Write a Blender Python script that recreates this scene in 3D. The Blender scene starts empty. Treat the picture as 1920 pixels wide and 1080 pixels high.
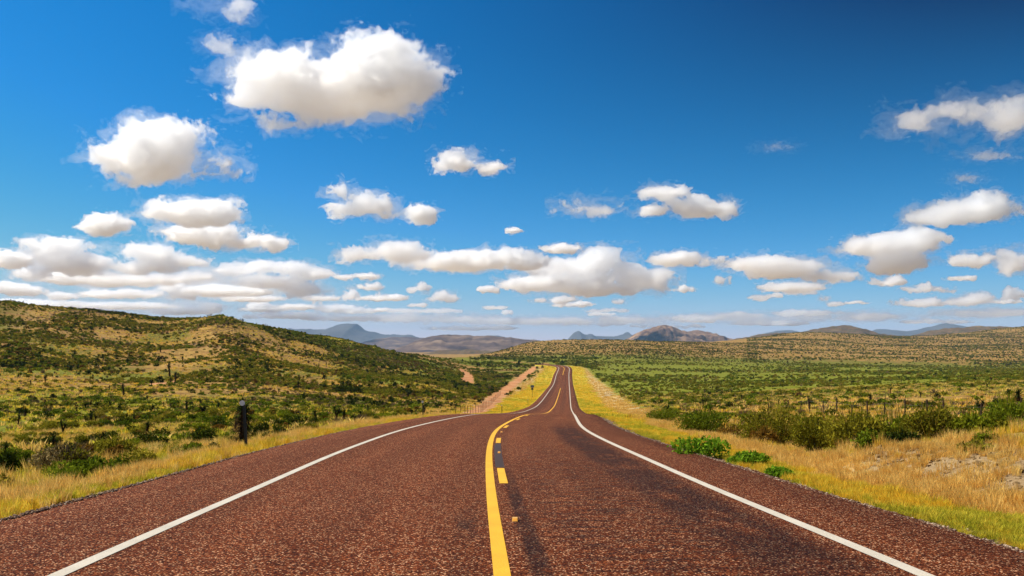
import bpy, bmesh, math, random
import numpy as np
from mathutils import Vector, Matrix, Euler

R = math.radians
random.seed(7)
rng = np.random.default_rng(11)
scene = bpy.context.scene
COL = scene.collection

# ------------------------------------------------------------------ camera, sky, sun, exposure
F = 1800.0            # focal length in pixels of a 1920-wide picture
HZ = 645.0            # horizon row
EYE = 2.0             # height of the lens above the road at the start

cam_d = bpy.data.cameras.new("camera")
cam = bpy.data.objects.new("camera", cam_d)
COL.objects.link(cam)
cam.location = (0, 0, EYE)
cam.rotation_euler = (R(90), 0, 0)
cam_d.sensor_width = 36.0
cam_d.lens = 36.0 * F / 1920.0
cam_d.shift_y = (HZ - 540.0) / 1920.0
cam_d.clip_start = 0.05
cam_d.clip_end = 300000.0
scene.camera = cam

SUN_EL, SUN_AZ = R(50), R(-75)        # azimuth clockwise from +Y: the sun stands high on the left
sun_dir = Vector((math.sin(SUN_AZ) * math.cos(SUN_EL), math.cos(SUN_AZ) * math.cos(SUN_EL), math.sin(SUN_EL)))
world = bpy.data.worlds.new("World")
scene.world = world
world.use_nodes = True
wn, wl = world.node_tree.nodes, world.node_tree.links
wn.clear()
w_out = wn.new("ShaderNodeOutputWorld")
w_bg = wn.new("ShaderNodeBackground")
w_sky = wn.new("ShaderNodeTexSky")
w_sky.sky_type = 'NISHITA'
w_sky.sun_disc = False
w_sky.sun_elevation = SUN_EL
w_sky.sun_rotation = SUN_AZ
w_sky.altitude = 1200
w_sky.air_density = 1.0
w_sky.dust_density = 0.3
w_sky.ozone_density = 3.5
# the photograph was taken through a polarising filter: the sky is darkest at a right angle to the sun, least so near the horizon
def w_math(op, a, b=0.0, clamp=False):
    x = wn.new("ShaderNodeMath"); x.operation = op; x.use_clamp = clamp
    for q, v in ((0, a), (1, b)):
        if hasattr(v, "node"): wl.new(v, x.inputs[q])
        else: x.inputs[q].default_value = v
    return x.outputs[0]
w_tc = wn.new("ShaderNodeTexCoord")
w_dot = wn.new("ShaderNodeVectorMath"); w_dot.operation = 'DOT_PRODUCT'; w_dot.inputs[1].default_value = sun_dir
w_xyz = wn.new("ShaderNodeSeparateXYZ")
wl.new(w_tc.outputs["Generated"], w_dot.inputs[0]); wl.new(w_tc.outputs["Generated"], w_xyz.inputs[0])
w_c2 = w_math('MULTIPLY', w_dot.outputs["Value"], w_dot.outputs["Value"])
w_pol = w_math('DIVIDE', w_math('SUBTRACT', 1.0, w_c2), w_math('ADD', 1.0, w_c2))
w_alt = w_math('SUBTRACT', 1.0, w_math('EXPONENT', w_math('MULTIPLY', w_math('MAXIMUM', w_xyz.outputs[2], 0.0), -5.0)))
w_fil = w_math('SUBTRACT', 1.0, w_math('MULTIPLY', w_math('MULTIPLY', w_pol, w_alt), 0.78))
w_pale = w_math('EXPONENT', w_math('MULTIPLY', w_math('MAXIMUM', w_xyz.outputs[2], 0.0), -16.0))     # milky air low over the horizon
w_sp = wn.new("ShaderNodeSeparateColor"); w_cb = wn.new("ShaderNodeCombineColor")
wl.new(w_sky.outputs[0], w_sp.inputs[0])
for _i, (_g, _k, _a, _cap) in enumerate(((2.1, 0.125, 0.50, 5.0), (0.64, 1.75, 0.80, 6.0), (0.56, 3.70, 1.45, 5.5))):   # film response per channel
    w_p = w_math('POWER', w_math('MAXIMUM', w_math('SUBTRACT', w_math('MULTIPLY', w_sp.outputs[_i], w_fil), _a), 1e-4), _g)
    wl.new(w_math('ADD', w_math('MINIMUM', w_math('MULTIPLY', w_p, _k / 1.3), _cap), w_math('MULTIPLY', w_pale, (1.35, 1.0, 0.15)[_i])), w_cb.inputs[_i])
wl.new(w_cb.outputs[0], w_bg.inputs["Color"])
w_bg.inputs["Strength"].default_value = 0.10
wl.new(w_bg.outputs[0], w_out.inputs[0])

sun_d = bpy.data.lights.new("sun", 'SUN')
sun = bpy.data.objects.new("sun", sun_d)
COL.objects.link(sun)
sun.rotation_euler = sun_dir.to_track_quat('Z', 'Y').to_euler()
sun_d.energy = 5.0
sun_d.angle = R(0.53)
sun_d.color = (1.0, 0.93, 0.80)

scene.view_settings.view_transform = 'Standard'
scene.view_settings.look = 'None'
scene.view_settings.exposure = 0.45
scene.view_settings.gamma = 1.0
scene.view_settings.use_curve_mapping = False
scene.cycles.max_bounces = 32
scene.cycles.diffuse_bounces = 3
scene.cycles.transmission_bounces = 4
scene.cycles.transparent_max_bounces = 12
scene.cycles.volume_bounces = 30
scene.cycles.use_denoising = True
DO_CLOUDS = True
DO_HAZE = True

# ------------------------------------------------------------------ numeric helpers
def smooth(a, b, x):
    t = np.clip((np.asarray(x, float) - a) / (b - a), 0, 1)
    return t * t * (3 - 2 * t)

def _hash(ix, iy, iz, seed):
    h = (ix.astype(np.uint32) * np.uint32(374761393) + iy.astype(np.uint32) * np.uint32(668265263)
         + iz.astype(np.uint32) * np.uint32(2147483647) + np.uint32((seed * 974711 + 12345) & 0xffffffff))
    h = (h ^ (h >> np.uint32(13))) * np.uint32(1274126177)
    h = (h ^ (h >> np.uint32(16))) * np.uint32(2246822519)
    h = h ^ (h >> np.uint32(13))
    return h.astype(np.float64) / 4294967296.0

def vnoise(x, y, z=None, seed=0):
    x = np.asarray(x, float); y = np.asarray(y, float)
    z = np.zeros_like(x) if z is None else np.asarray(z, float)
    x0, y0, z0 = np.floor(x), np.floor(y), np.floor(z)
    fx, fy, fz = x - x0, y - y0, z - z0
    fx = fx * fx * fx * (fx * (fx * 6 - 15) + 10)
    fy = fy * fy * fy * (fy * (fy * 6 - 15) + 10)
    fz = fz * fz * fz * (fz * (fz * 6 - 15) + 10)
    ix, iy, iz = x0.astype(np.int64), y0.astype(np.int64), z0.astype(np.int64)
    def c(a, b, g):
        return _hash(ix + a, iy + b, iz + g, seed)
    l = lambda a, b, t: a + (b - a) * t
    flat = not np.any(z)
    n0 = l(l(c(0, 0, 0), c(1, 0, 0), fx), l(c(0, 1, 0), c(1, 1, 0), fx), fy)
    if flat:
        return n0
    n1 = l(l(c(0, 0, 1), c(1, 0, 1), fx), l(c(0, 1, 1), c(1, 1, 1), fx), fy)
    return l(n0, n1, fz)

def fbm(x, y, z=None, octaves=4, seed=0, gain=0.5):
    s, a, t = 0.0, 1.0, 0.0
    for o in range(octaves):
        k = 2.03 ** o
        s = s + a * vnoise(x * k + 17.3 * o, y * k - 9.1 * o, None if z is None else z * k + 5.7 * o, seed + o)
        t += a
        a *= gain
    return s / t

def pchip(xs, ys, x):
    xs, ys = np.asarray(xs, float), np.asarray(ys, float)
    h = np.diff(xs); dl = np.diff(ys) / h
    m = np.zeros_like(xs)
    for i in range(1, len(xs) - 1):
        if dl[i - 1] * dl[i] > 0:
            w1, w2 = 2 * h[i] + h[i - 1], h[i] + 2 * h[i - 1]
            m[i] = (w1 + w2) / (w1 / dl[i - 1] + w2 / dl[i])
    m[0], m[-1] = dl[0], dl[-1]
    x = np.asarray(x, float)
    k = np.clip(np.searchsorted(xs, x) - 1, 0, len(xs) - 2)
    t = (x - xs[k]) / h[k]
    out = ((2 * t**3 - 3 * t**2 + 1) * ys[k] + (t**3 - 2 * t**2 + t) * h[k] * m[k]
           + (-2 * t**3 + 3 * t**2) * ys[k + 1] + (t**3 - t**2) * h[k] * m[k + 1])
    lo, hi = x < xs[0], x > xs[-1]
    out = np.where(lo, ys[0] + (x - xs[0]) * m[0], out)
    return np.where(hi, ys[-1] + (x - xs[-1]) * m[-1], out)

def P(px, py, d):
    return Vector(((px - 960.0) / F * d, d, EYE - (py - HZ) / F * d))

# ------------------------------------------------------------------ mesh / object helpers
def mesh_np(name, verts, faces, mats=(), smooth_shade=False, attrs=None, uv=None):
    """faces: (n,3) or (n,4) int array."""
    me = bpy.data.meshes.new(name)
    v = np.asarray(verts, np.float32); f = np.asarray(faces, np.int32)
    k = f.shape[1]
    me.vertices.add(len(v)); me.vertices.foreach_set("co", v.ravel())
    me.loops.add(f.size); me.loops.foreach_set("vertex_index", f.ravel())
    me.polygons.add(len(f))
    me.polygons.foreach_set("loop_start", np.arange(0, f.size, k, dtype=np.int32))
    try:
        me.polygons.foreach_set("loop_total", np.full(len(f), k, np.int32))
    except Exception:
        pass
    me.polygons.foreach_set("use_smooth", np.full(len(f), smooth_shade, bool))
    for nm, a in (attrs or {}).items():
        a = np.asarray(a, np.float32)
        if a.ndim == 1:
            at = me.attributes.new(nm, 'FLOAT', 'POINT'); at.data.foreach_set("value", a)
        else:
            at = me.attributes.new(nm, 'FLOAT_VECTOR', 'POINT'); at.data.foreach_set("vector", a.ravel())
    if uv is not None:
        ul = me.uv_layers.new(name="UVMap")
        ul.data.foreach_set("uv", np.asarray(uv, np.float32)[f.ravel()].ravel())
    me.update(); me.validate()
    for m in mats:
        me.materials.append(m)
    return me

def obj(name, me, parent=None, loc=None):
    o = bpy.data.objects.new(name, me)
    COL.objects.link(o)
    if parent is not None:
        o.parent = parent
    if loc is not None:
        o.location = loc
    return o

def tag(o, label=None, cat=None, group=None, kind=None):
    if label: o["label"] = label
    if cat: o["category"] = cat
    if group: o["group"] = group
    if kind: o["kind"] = kind
    return o

def empty(name, loc, rz=0.0):
    o = bpy.data.objects.new(name, None)
    COL.objects.link(o)
    o.empty_display_size = 0.2
    o.location = loc; o.rotation_euler = (0, 0, rz)
    return o

def bm_mesh(name, bm, mats=(), smooth_shade=False):
    me = bpy.data.meshes.new(name)
    bm.normal_update(); bm.to_mesh(me); bm.free()
    for m in mats: me.materials.append(m)
    if smooth_shade:
        for p in me.polygons: p.use_smooth = True
    return me

def add_box(bm, c, s, rot=None):
    m = Matrix.Translation(c) @ (rot.to_matrix().to_4x4() if rot else Matrix()) @ Matrix.Diagonal((s[0], s[1], s[2], 1))
    return bmesh.ops.create_cube(bm, size=1.0, matrix=m)

def add_tube(bm, p0, p1, r0, r1=None, seg=8):
    p0, p1 = Vector(p0), Vector(p1)
    r1 = r0 if r1 is None else r1
    d = p1 - p0
    m = Matrix.Translation((p0 + p1) / 2) @ d.to_track_quat('Z', 'Y').to_matrix().to_4x4()
    return bmesh.ops.create_cone(bm, cap_ends=True, segments=seg, radius1=r0, radius2=r1, depth=d.length, matrix=m)

# ------------------------------------------------------------------ materials
class NT:
    def __init__(self, name):
        self.m = bpy.data.materials.new(name); self.m.use_nodes = True
        self.n = self.m.node_tree.nodes; self.l = self.m.node_tree.links
        self.n.clear()
        self.out = self.n.new("ShaderNodeOutputMaterial")
    def add(self, t, **kw):
        x = self.n.new(t)
        for k, v in kw.items(): setattr(x, k, v)
        return x
    def link(self, a, b): self.l.new(a, b)
    def val(self, sock, v):
        if hasattr(v, "node"): self.link(v, sock)
        else: sock.default_value = v
    def math(self, op, a, b=0.0, c=None, clamp=False):
        x = self.add("ShaderNodeMath", operation=op, use_clamp=clamp)
        self.val(x.inputs[0], a); self.val(x.inputs[1], b)
        if c is not None: self.val(x.inputs[2], c)
        return x.outputs[0]
    def mix(self, fac, a, b, blend='MIX'):
        x = self.add("ShaderNodeMix", data_type='RGBA', blend_type=blend)
        self.val(x.inputs[0], fac)
        self.val(x.inputs[6], a if hasattr(a, "node") else (*a, 1)); self.val(x.inputs[7], b if hasattr(b, "node") else (*b, 1))
        return x.outputs[2]
    def noise(self, scale, detail=4, rough=0.55, vec=None, dim='3D'):
        x = self.add("ShaderNodeTexNoise", noise_dimensions=dim)
        x.inputs["Scale"].default_value = scale; x.inputs["Detail"].default_value = detail
        x.inputs["Roughness"].default_value = rough
        if vec is not None: self.link(vec, x.inputs["Vector"])
        return x.outputs["Fac"]
    def ramp(self, fac, stops, interp='LINEAR'):
        x = self.add("ShaderNodeValToRGB")
        x.color_ramp.interpolation = interp
        e = x.color_ramp.elements
        while len(e) > 1: e.remove(e[-1])
        e[0].position = stops[0][0]; c = stops[0][1]; e[0].color = (*c, 1) if isinstance(c, tuple) else (c, c, c, 1)
        for p, c in stops[1:]:
            q = e.new(p); q.color = (*c, 1) if isinstance(c, tuple) else (c, c, c, 1)
        self.link(fac, x.inputs[0])
        return x.outputs[0]
    def step(self, a, b, v):
        x = self.add("ShaderNodeMapRange", interpolation_type='SMOOTHSTEP', clamp=True)
        self.val(x.inputs["Value"], v)
        x.inputs["From Min"].default_value = a; x.inputs["From Max"].default_value = b
        return x.outputs[0]
    def attr(self, name):
        return self.add("ShaderNodeAttribute", attribute_name=name).outputs["Fac"]
    def coords(self): return self.add("ShaderNodeTexCoord").outputs["Object"]
    def bsdf(self, color, rough=0.9, spec=0.2, bump=None, bump_d=0.01, bump_s=0.6, metallic=0.0):
        b = self.add("ShaderNodeBsdfPrincipled")
        self.val(b.inputs["Base Color"], color if hasattr(color, "node") else (*color, 1))
        self.val(b.inputs["Roughness"], rough)
        b.inputs["Specular IOR Level"].default_value = spec
        b.inputs["Metallic"].default_value = metallic
        if bump is not None:
            k = self.add("ShaderNodeBump"); k.inputs["Distance"].default_value = bump_d; k.inputs["Strength"].default_value = bump_s
            self.link(bump, k.inputs["Height"]); self.link(k.outputs[0], b.inputs["Normal"])
        self.link(b.outputs[0], self.out.inputs["Surface"])
        return self.m

def foliage(name, stops, transl=0.3):
    """Leaf material: one colour per plant picked by the object's random number, a little change from leaf to leaf."""
    t = NT(name)
    r = t.add("ShaderNodeObjectInfo").outputs["Random"]
    c = t.ramp(r, stops)
    isl = t.add("ShaderNodeNewGeometry").outputs["Random Per Island"]
    c = t.mix(1.0, c, t.ramp(isl, [(0, (0.62, 0.62, 0.62)), (1, (1.4, 1.38, 1.25))]), 'MULTIPLY')
    d = t.add("ShaderNodeBsdfDiffuse"); t.link(c, d.inputs["Color"])
    tr = t.add("ShaderNodeBsdfTranslucent"); t.link(c, tr.inputs["Color"])
    mx = t.add("ShaderNodeMixShader"); mx.inputs[0].default_value = transl
    t.link(d.outputs[0], mx.inputs[1]); t.link(tr.outputs[0], mx.inputs[2])
    t.link(mx.outputs[0], t.out.inputs["Surface"])
    return t.m

M = {}
M['olive'] = foliage("olive_leaf", [(0, (0.13, 0.12, 0.010)), (0.35, (0.20, 0.185, 0.014)), (0.7, (0.27, 0.235, 0.020)), (1, (0.34, 0.25, 0.035))])
M['green'] = foliage("green_leaf", [(0, (0.075, 0.105, 0.007)), (0.5, (0.14, 0.175, 0.011)), (1, (0.22, 0.24, 0.014))])
M['dark'] = foliage("dark_leaf", [(0, (0.030, 0.042, 0.006)), (0.6, (0.055, 0.072, 0.009)), (1, (0.095, 0.105, 0.012))], 0.15)
M['grey'] = foliage("grey_twig", [(0, (0.17, 0.11, 0.06)), (0.5, (0.24, 0.16, 0.08)), (1, (0.32, 0.24, 0.10))], 0.1)
M['rust'] = foliage("rust_leaf", [(0, (0.16, 0.08, 0.014)), (1, (0.26, 0.15, 0.025))], 0.2)
M['weed'] = foliage("weed_leaf", [(0, (0.13, 0.25, 0.012)), (1, (0.18, 0.30, 0.018))], 0.35)
M['straw'] = foliage("straw_blade", [(0, (0.62, 0.37, 0.09)), (0.5, (0.76, 0.49, 0.13)), (1, (0.84, 0.60, 0.20))], 0.4)
M['gold'] = foliage("gold_blade", [(0, (0.60, 0.38, 0.035)), (0.5, (0.80, 0.54, 0.050)), (0.8, (0.78, 0.60, 0.085)), (1, (0.50, 0.44, 0.035))], 0.45)
M['lime'] = foliage("lime_blade", [(0, (0.33, 0.33, 0.026)), (0.5, (0.50, 0.45, 0.040)), (1, (0.68, 0.55, 0.065))], 0.45)
M['yucca_leaf'] = foliage("yucca_leaf", [(0, (0.018, 0.026, 0.008)), (0.7, (0.032, 0.045, 0.012)), (1, (0.05, 0.065, 0.016))], 0.1)
M['yucca_trunk'] = foliage("yucca_trunk", [(0, (0.05, 0.028, 0.014)), (1, (0.11, 0.058, 0.026))], 0.0)

t = NT("twig_bark"); M['bark'] = t.bsdf(t.ramp(t.noise(40, 3), [(0.3, (0.05, 0.032, 0.02)), (0.7, (0.11, 0.075, 0.045))]), 0.95, 0.1)
t = NT("post_wood"); M['post'] = t.bsdf(t.ramp(t.noise(25, 4), [(0.3, (0.035, 0.022, 0.014)), (0.7, (0.09, 0.06, 0.04))]), 0.95, 0.1)
t = NT("post_steel"); M['steel'] = t.bsdf(t.ramp(t.noise(30, 3), [(0.3, (0.012, 0.016, 0.014)), (0.7, (0.03, 0.034, 0.03))]), 0.6, 0.4)
t = NT("fence_wire"); M['wire'] = t.bsdf((0.10, 0.085, 0.075), 0.6, 0.4, metallic=0.3)
t = NT("reflector_white"); M['reflector'] = t.bsdf(t.ramp(t.noise(120, 2), [(0.3, (0.72, 0.72, 0.75)), (0.7, (0.85, 0.85, 0.87))]), 0.25, 0.6)
t = NT("sign_back"); M['sign_blue'] = t.bsdf(t.ramp(t.noise(8, 3), [(0.3, (0.09, 0.13, 0.22)), (0.7, (0.13, 0.18, 0.28))]), 0.5, 0.4)
t = NT("sign_dark"); M['sign_dark'] = t.bsdf(t.ramp(t.noise(8, 3), [(0.3, (0.04, 0.035, 0.04)), (0.7, (0.08, 0.07, 0.075))]), 0.6, 0.4)
t = NT("stud_amber"); M['amber'] = t.bsdf(t.ramp(t.noise(90, 2), [(0.3, (0.75, 0.30, 0.03)), (0.7, (0.9, 0.42, 0.05))]), 0.3, 0.6)
t = NT("stud_body"); M['stud'] = t.bsdf(t.ramp(t.noise(90, 2), [(0.3, (0.60, 0.30, 0.06)), (0.7, (0.75, 0.42, 0.10))]), 0.5, 0.4)
t = NT("limestone"); M['rock'] = t.bsdf(t.mix(1.0, t.ramp(t.noise(9, 5), [(0.25, (0.17, 0.10, 0.042)), (0.6, (0.40, 0.265, 0.12)), (0.85, (0.54, 0.40, 0.22))]),
        t.ramp(t.add("ShaderNodeObjectInfo").outputs["Random"], [(0, (0.5, 0.46, 0.42)), (1, (1.15, 1.12, 1.08))]), 'MULTIPLY'), 0.95, 0.1, bump=t.noise(30, 4), bump_d=0.02)
t = NT("roadside_gravel"); M['gravel'] = t.bsdf(t.ramp(t.add("ShaderNodeObjectInfo").outputs["Random"], [(0, (0.06, 0.032, 0.02)), (0.5, (0.20, 0.12, 0.072)), (1, (0.48, 0.35, 0.24))]), 0.9, 0.2)

# ------------------------------------------------------------------ the road's course (from edge-line pairs 7.3 m apart)
_rows = [(1080, 105, 1735), (992, 300, 1519), (934, 436, 1377), (880, 560, 1254), (858, 608, 1205), (835, 668, 1153), (809.4, 740, 1101),
         (798, 785, 1088), (785.6, 841, 1081.5), (777.5, 890, 1077), None, (774.0, 974, 1074.5), (767, 996, 1071), (760.5, 1008, 1070),
         (751, 1016.7, 1069.3), (731, 1031, 1068), (718, 1039, 1067), (701, 1043.4, 1066.4), (687, 1048, 1066)]
rd, rx, rz = [-40.0, 0.0], [0.9, 0.05], [EYE - 0.9, EYE - 1.62]
for q in _rows:
    if q is None:
        rd.append(96.0); rx.append(2.52); rz.append(EYE - (776.2 - HZ) / F * 96); continue
    y, a, b = q
    d = 13140.0 / (b - a)
    rd.append(d); rx.append(((a + b) / 2 - 960) / F * d); rz.append(EYE - (y - HZ) / F * d)
rd += [775.0, 810.0, 835.0, 860.0, 900.0]
rx += [40.0, 33.0, 20.0, 0.0, -45.0]
rz += [EYE - 16.9, EYE - 17.1, EYE - 17.3, EYE - 17.8, EYE - 20]
rd, rx, rz = map(np.array, (rd, rx, rz))
_dg = np.concatenate([np.arange(-40, 60, 0.5), np.arange(60, 300, 1.0), np.arange(300, 905, 2.0)])
_xg, _zg = pchip(rd, rx, _dg), pchip(rd, rz, _dg)
def _blur(g, v, w):
    # distance-weighted smoothing along the road (window grows with distance)
    out = np.empty_like(v)
    for i, d in enumerate(g):
        s = w * (2 + 0.05 * max(d, 0))
        k = np.exp(-0.5 * ((g - d) / s) ** 2) * np.gradient(g)
        k[np.abs(g - d) > 3.2 * s] = 0
        # local linear fit keeps slopes at the ends
        m = g - d
        s0, s1, s2 = k.sum(), (k * m).sum(), (k * m * m).sum()
        b0, b1 = (k * v).sum(), (k * m * v).sum()
        out[i] = (b0 * s2 - b1 * s1) / (s0 * s2 - s1 * s1)
    return out
_xg, _zg = _blur(_dg, _xg, 1.2), _blur(_dg, _zg, 0.8)
road_x = lambda y: np.interp(y, _dg, _xg)
road_z = lambda y: np.interp(y, _dg, _zg)
_sl = np.gradient(_xg, _dg)
road_cos = lambda y: 1 / np.sqrt(1 + np.interp(y, _dg, _sl) ** 2)
HALF = 3.65
def _frayed(y, sd):      # the chip seal ends in a slightly broken edge
    return (fbm(np.asarray(y, float) / 0.9, np.zeros_like(np.asarray(y, float)) + sd, octaves=3, seed=sd) - 0.5) * 0.22 * (1 - smooth(50, 90, y))
EDGE_L = lambda y: HALF + np.interp(y, [0, 60, 130], [2.25, 2.0, 1.6])
EDGE_R = lambda y: HALF + np.interp(y, [0, 60, 130], [1.55, 1.55, 1.7])

def strip(name, ys, lat0, lat1, lift, mat, n=2, skirt=0.0, crown=0.0):
    ys = np.asarray(ys, float)
    X, Z = road_x(ys), road_z(ys)
    s = np.interp(ys, _dg, _sl); c = 1 / np.sqrt(1 + s * s)
    nx, ny = c, -s * c            # unit vector to the right of the road
    la = lat0(ys) if callable(lat0) else np.full_like(ys, lat0)
    lb = lat1(ys) if callable(lat1) else np.full_like(ys, lat1)
    ks = np.linspace(0, 1, n)
    lats = [la + (lb - la) * k for k in ks]
    zo = [lift - crown * np.abs(l) for l in lats]
    if skirt:
        lats = [lats[0] - 0.10] + lats + [lats[-1] + 0.10]
        zo = [zo[0] - skirt] + zo + [zo[-1] - skirt]
    run = np.concatenate([[0], np.cumsum(np.hypot(np.diff(ys), np.diff(X)))])
    V, U = [], []
    for l, z in zip(lats, zo):
        V.append(np.stack([X + nx * l, ys + ny * l, Z + z], 1))
        U.append(np.stack([l, run + ys[0]], 1))
    m, k = len(ys), len(lats)
    V = np.concatenate(V); U = np.concatenate(U)
    i = np.arange(m - 1)
    Fc = np.concatenate([np.stack([j * m + i, (j + 1) * m + i, (j + 1) * m + i + 1, j * m + i + 1], 1) for j in range(k - 1)])
    return obj(name, mesh_np(name, V, Fc, [mat], True, uv=U))

# road surface material: red chip seal
t = NT("red_chip_seal")
uvn = t.add("ShaderNodeUVMap", uv_map="UVMap").outputs[0]
sep = t.add("ShaderNodeSeparateXYZ"); t.link(uvn, sep.inputs[0])
LAT, RUN = sep.outputs[0], sep.outputs[1]
vor = t.add("ShaderNodeTexVoronoi", feature='F1'); vor.inputs["Scale"].default_value = 62.0; t.link(uvn, vor.inputs["Vector"])
chip = t.ramp(t.add("ShaderNodeSeparateColor").outputs[0], [(0, 0), (1, 1)])
sc_ = [n for n in t.n if n.bl_idname == "ShaderNodeSeparateColor"][0]
t.link(vor.outputs["Color"], sc_.inputs[0])
c = t.ramp(sc_.outputs[0], [(0.0, (0.018, 0.004, 0.0015)), (0.3, (0.082, 0.017, 0.005)), (0.66, (0.19, 0.041, 0.0105)), (0.88, (0.36, 0.108, 0.034)), (1.0, (0.95, 0.54, 0.30))])
dist_dark = t.ramp(vor.outputs["Distance"], [(0.25, 1.0), (0.75, 0.35)])
c = t.mix(1.0, c, dist_dark, 'MULTIPLY')
mid = t.noise(7.0, 5, 0.75, uvn)
c = t.mix(1.0, c, t.ramp(mid, [(0.25, (0.55, 0.53, 0.52)), (0.5, (1, 1, 1)), (0.75, (1.5, 1.45, 1.4))]), 'MULTIPLY')
st = t.add("ShaderNodeMapping"); st.inputs["Scale"].default_value = (1.0, 0.06, 1); t.link(uvn, st.inputs[0])
streak = t.noise(1.6, 4, 0.6, st.outputs[0])
c = t.mix(1.0, c, t.ramp(streak, [(0.3, (0.86, 0.84, 0.83)), (0.7, (1.14, 1.14, 1.14))]), 'MULTIPLY')
for wc in (-2.7, -1.0, 1.0, 2.7):
    k_ = t.math('SUBTRACT', 1.0, t.step(0.2, 0.55, t.math('ABSOLUTE', t.math('SUBTRACT', LAT, wc))))
    c = t.mix(t.math('MULTIPLY', k_, 0.55), c, t.mix(1.0, c, (1.22, 1.20, 1.18), 'MULTIPLY'))
# bleeding tar: dark stains in the right lane and along the centre
def band(center, half, soft):
    return t.math('SUBTRACT', 1.0, t.step(half, half + soft, t.math('ABSOLUTE', t.math('SUBTRACT', LAT, center))))
st2 = t.add("ShaderNodeMapping"); st2.inputs["Scale"].default_value = (0.9, 0.35, 1); t.link(uvn, st2.inputs[0])
blot = t.noise(1.7, 6, 0.72, st2.outputs[0])
st3 = t.add("ShaderNodeMapping"); st3.inputs["Scale"].default_value = (0.7, 2.6, 1); t.link(uvn, st3.inputs[0])
cross = t.noise(2.2, 5, 0.7, st3.outputs[0])
def runwin(a0, a1, b0, b1):
    return t.math('MULTIPLY', t.step(a0, a1, RUN), t.math('SUBTRACT', 1.0, t.step(b0, b1, RUN)))
w1 = t.math('MULTIPLY', band(2.85, 0.28, 0.5), runwin(5, 9, 34, 52))
w1 = t.math('MULTIPLY', w1, t.step(0.30, 0.52, blot))
w2 = t.math('MULTIPLY', band(1.75, 0.65, 0.85), runwin(5, 9, 18, 30))
w2 = t.math('MULTIPLY', w2, t.step(0.43, 0.60, cross))
w3 = t.math('MULTIPLY', band(0.46, 0.05, 0.10), runwin(0, 3, 14, 22))
w3 = t.math('MULTIPLY', w3, t.step(0.30, 0.55, blot))
w4 = t.math('MULTIPLY', band(-0.22, 0.06, 0.12), runwin(-4, 2, 10, 15))
w4 = t.math('MULTIPLY', w4, t.step(0.42, 0.62, blot))
w5 = t.math('MULTIPLY', band(-2.7, 0.4, 0.5), runwin(60, 120, 500, 600))
w6 = t.math('MULTIPLY', band(2.0, 0.3, 0.5), runwin(150, 200, 700, 800))
stain = t.math('MAXIMUM', t.math('MAXIMUM', w1, t.math('MULTIPLY', w2, 0.85)), t.math('MAXIMUM', w3, t.math('MULTIPLY', w4, 0.85)))
stain = t.math('MAXIMUM', stain, t.math('MULTIPLY', t.math('MAXIMUM', w5, t.math('MULTIPLY', w6, 0.5)), 0.45))
c = t.mix(t.math('MULTIPLY', stain, 0.78), c, t.mix(1.0, c, (0.16, 0.20, 0.24), 'MULTIPLY'))
hgt = t.math('SUBTRACT', 1.0, vor.outputs["Distance"])
M['road'] = t.bsdf(c, t.math('SUBTRACT', 0.95, t.math('MULTIPLY', stain, 0.2)), 0.08, bump=hgt, bump_d=0.012, bump_s=0.55)

def paint(name, col, wear):
    t = NT(name)
    uvn = t.add("ShaderNodeUVMap", uv_map="UVMap").outputs[0]
    n1 = t.noise(60, 4, 0.7, uvn); n2 = t.noise(1.3, 4, 0.6, uvn)
    c = t.mix(1.0, (*col,), t.ramp(n2, [(0.3, (0.86, 0.85, 0.83)), (0.7, (1.08, 1.08, 1.08))]), 'MULTIPLY')
    k = t.step(0.66 - wear, 0.74 - wear * 0.6, n1)
    c = t.mix(t.math('MULTIPLY', k, 0.75), c, (0.13, 0.05, 0.03))
    vor = t.add("ShaderNodeTexVoronoi"); vor.inputs["Scale"].default_value = 42.0; t.link(uvn, vor.inputs["Vector"])
    return t.bsdf(c, 0.7, 0.3, bump=t.math('SUBTRACT', 1.0, vor.outputs["Distance"]), bump_d=0.006, bump_s=0.4)
M['white_paint'] = paint("white_line_paint", (0.56, 0.50, 0.40), 0.08)
M['yellow_paint'] = paint("yellow_line_paint", (0.76, 0.39, 0.016), 0.05)
t = NT("blackout_tar"); M['tar'] = t.bsdf(t.ramp(t.noise(50, 3), [(0.3, (0.022, 0.014, 0.010)), (0.6, (0.055, 0.028, 0.016)), (0.8, (0.11, 0.045, 0.022))]), 0.7, 0.3)

ys_road = np.concatenate([np.arange(-30, 4, 0.5), np.arange(4, 50, 0.2), np.arange(50, 60, 0.5), np.arange(60, 300, 1.0), np.arange(300, 880, 2.5)])
road = strip("road", ys_road, lambda y: -EDGE_L(y) - _frayed(y, 41), lambda y: EDGE_R(y) + _frayed(y, 42), 0.0, M['road'], n=13, skirt=0.10)
tag(road, kind="structure")
ys_l = np.concatenate([np.arange(-12, 60, 0.5), np.arange(60, 300, 1.0), np.arange(300, 850, 2.5)])
def hw(y): return 0.072 + 0.00012 * np.clip(y, 0, 700)
tag(strip("white_edge_line", ys_l, lambda y: -HALF - hw(y), lambda y: -HALF + hw(y), 0.006, M['white_paint']), kind="structure")
tag(strip("white_edge_line", ys_l, lambda y: HALF - hw(y), lambda y: HALF + hw(y), 0.006, M['white_paint']), kind="structure")
OFF_S, OFF_D = 0.11, 0.335
ys_s = ys_l[ys_l < 385]
tag(strip("yellow_centre_line", ys_s, lambda y: OFF_S - hw(y), lambda y: OFF_S + hw(y), 0.006, M['yellow_paint']), kind="structure")
ys_s2 = ys_l[(ys_l > 555) & (ys_l < 760)]
tag(strip("yellow_centre_line", ys_s2, lambda y: OFF_S - hw(y), lambda y: OFF_S + hw(y), 0.006, M['yellow_paint']), kind="structure")
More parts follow.
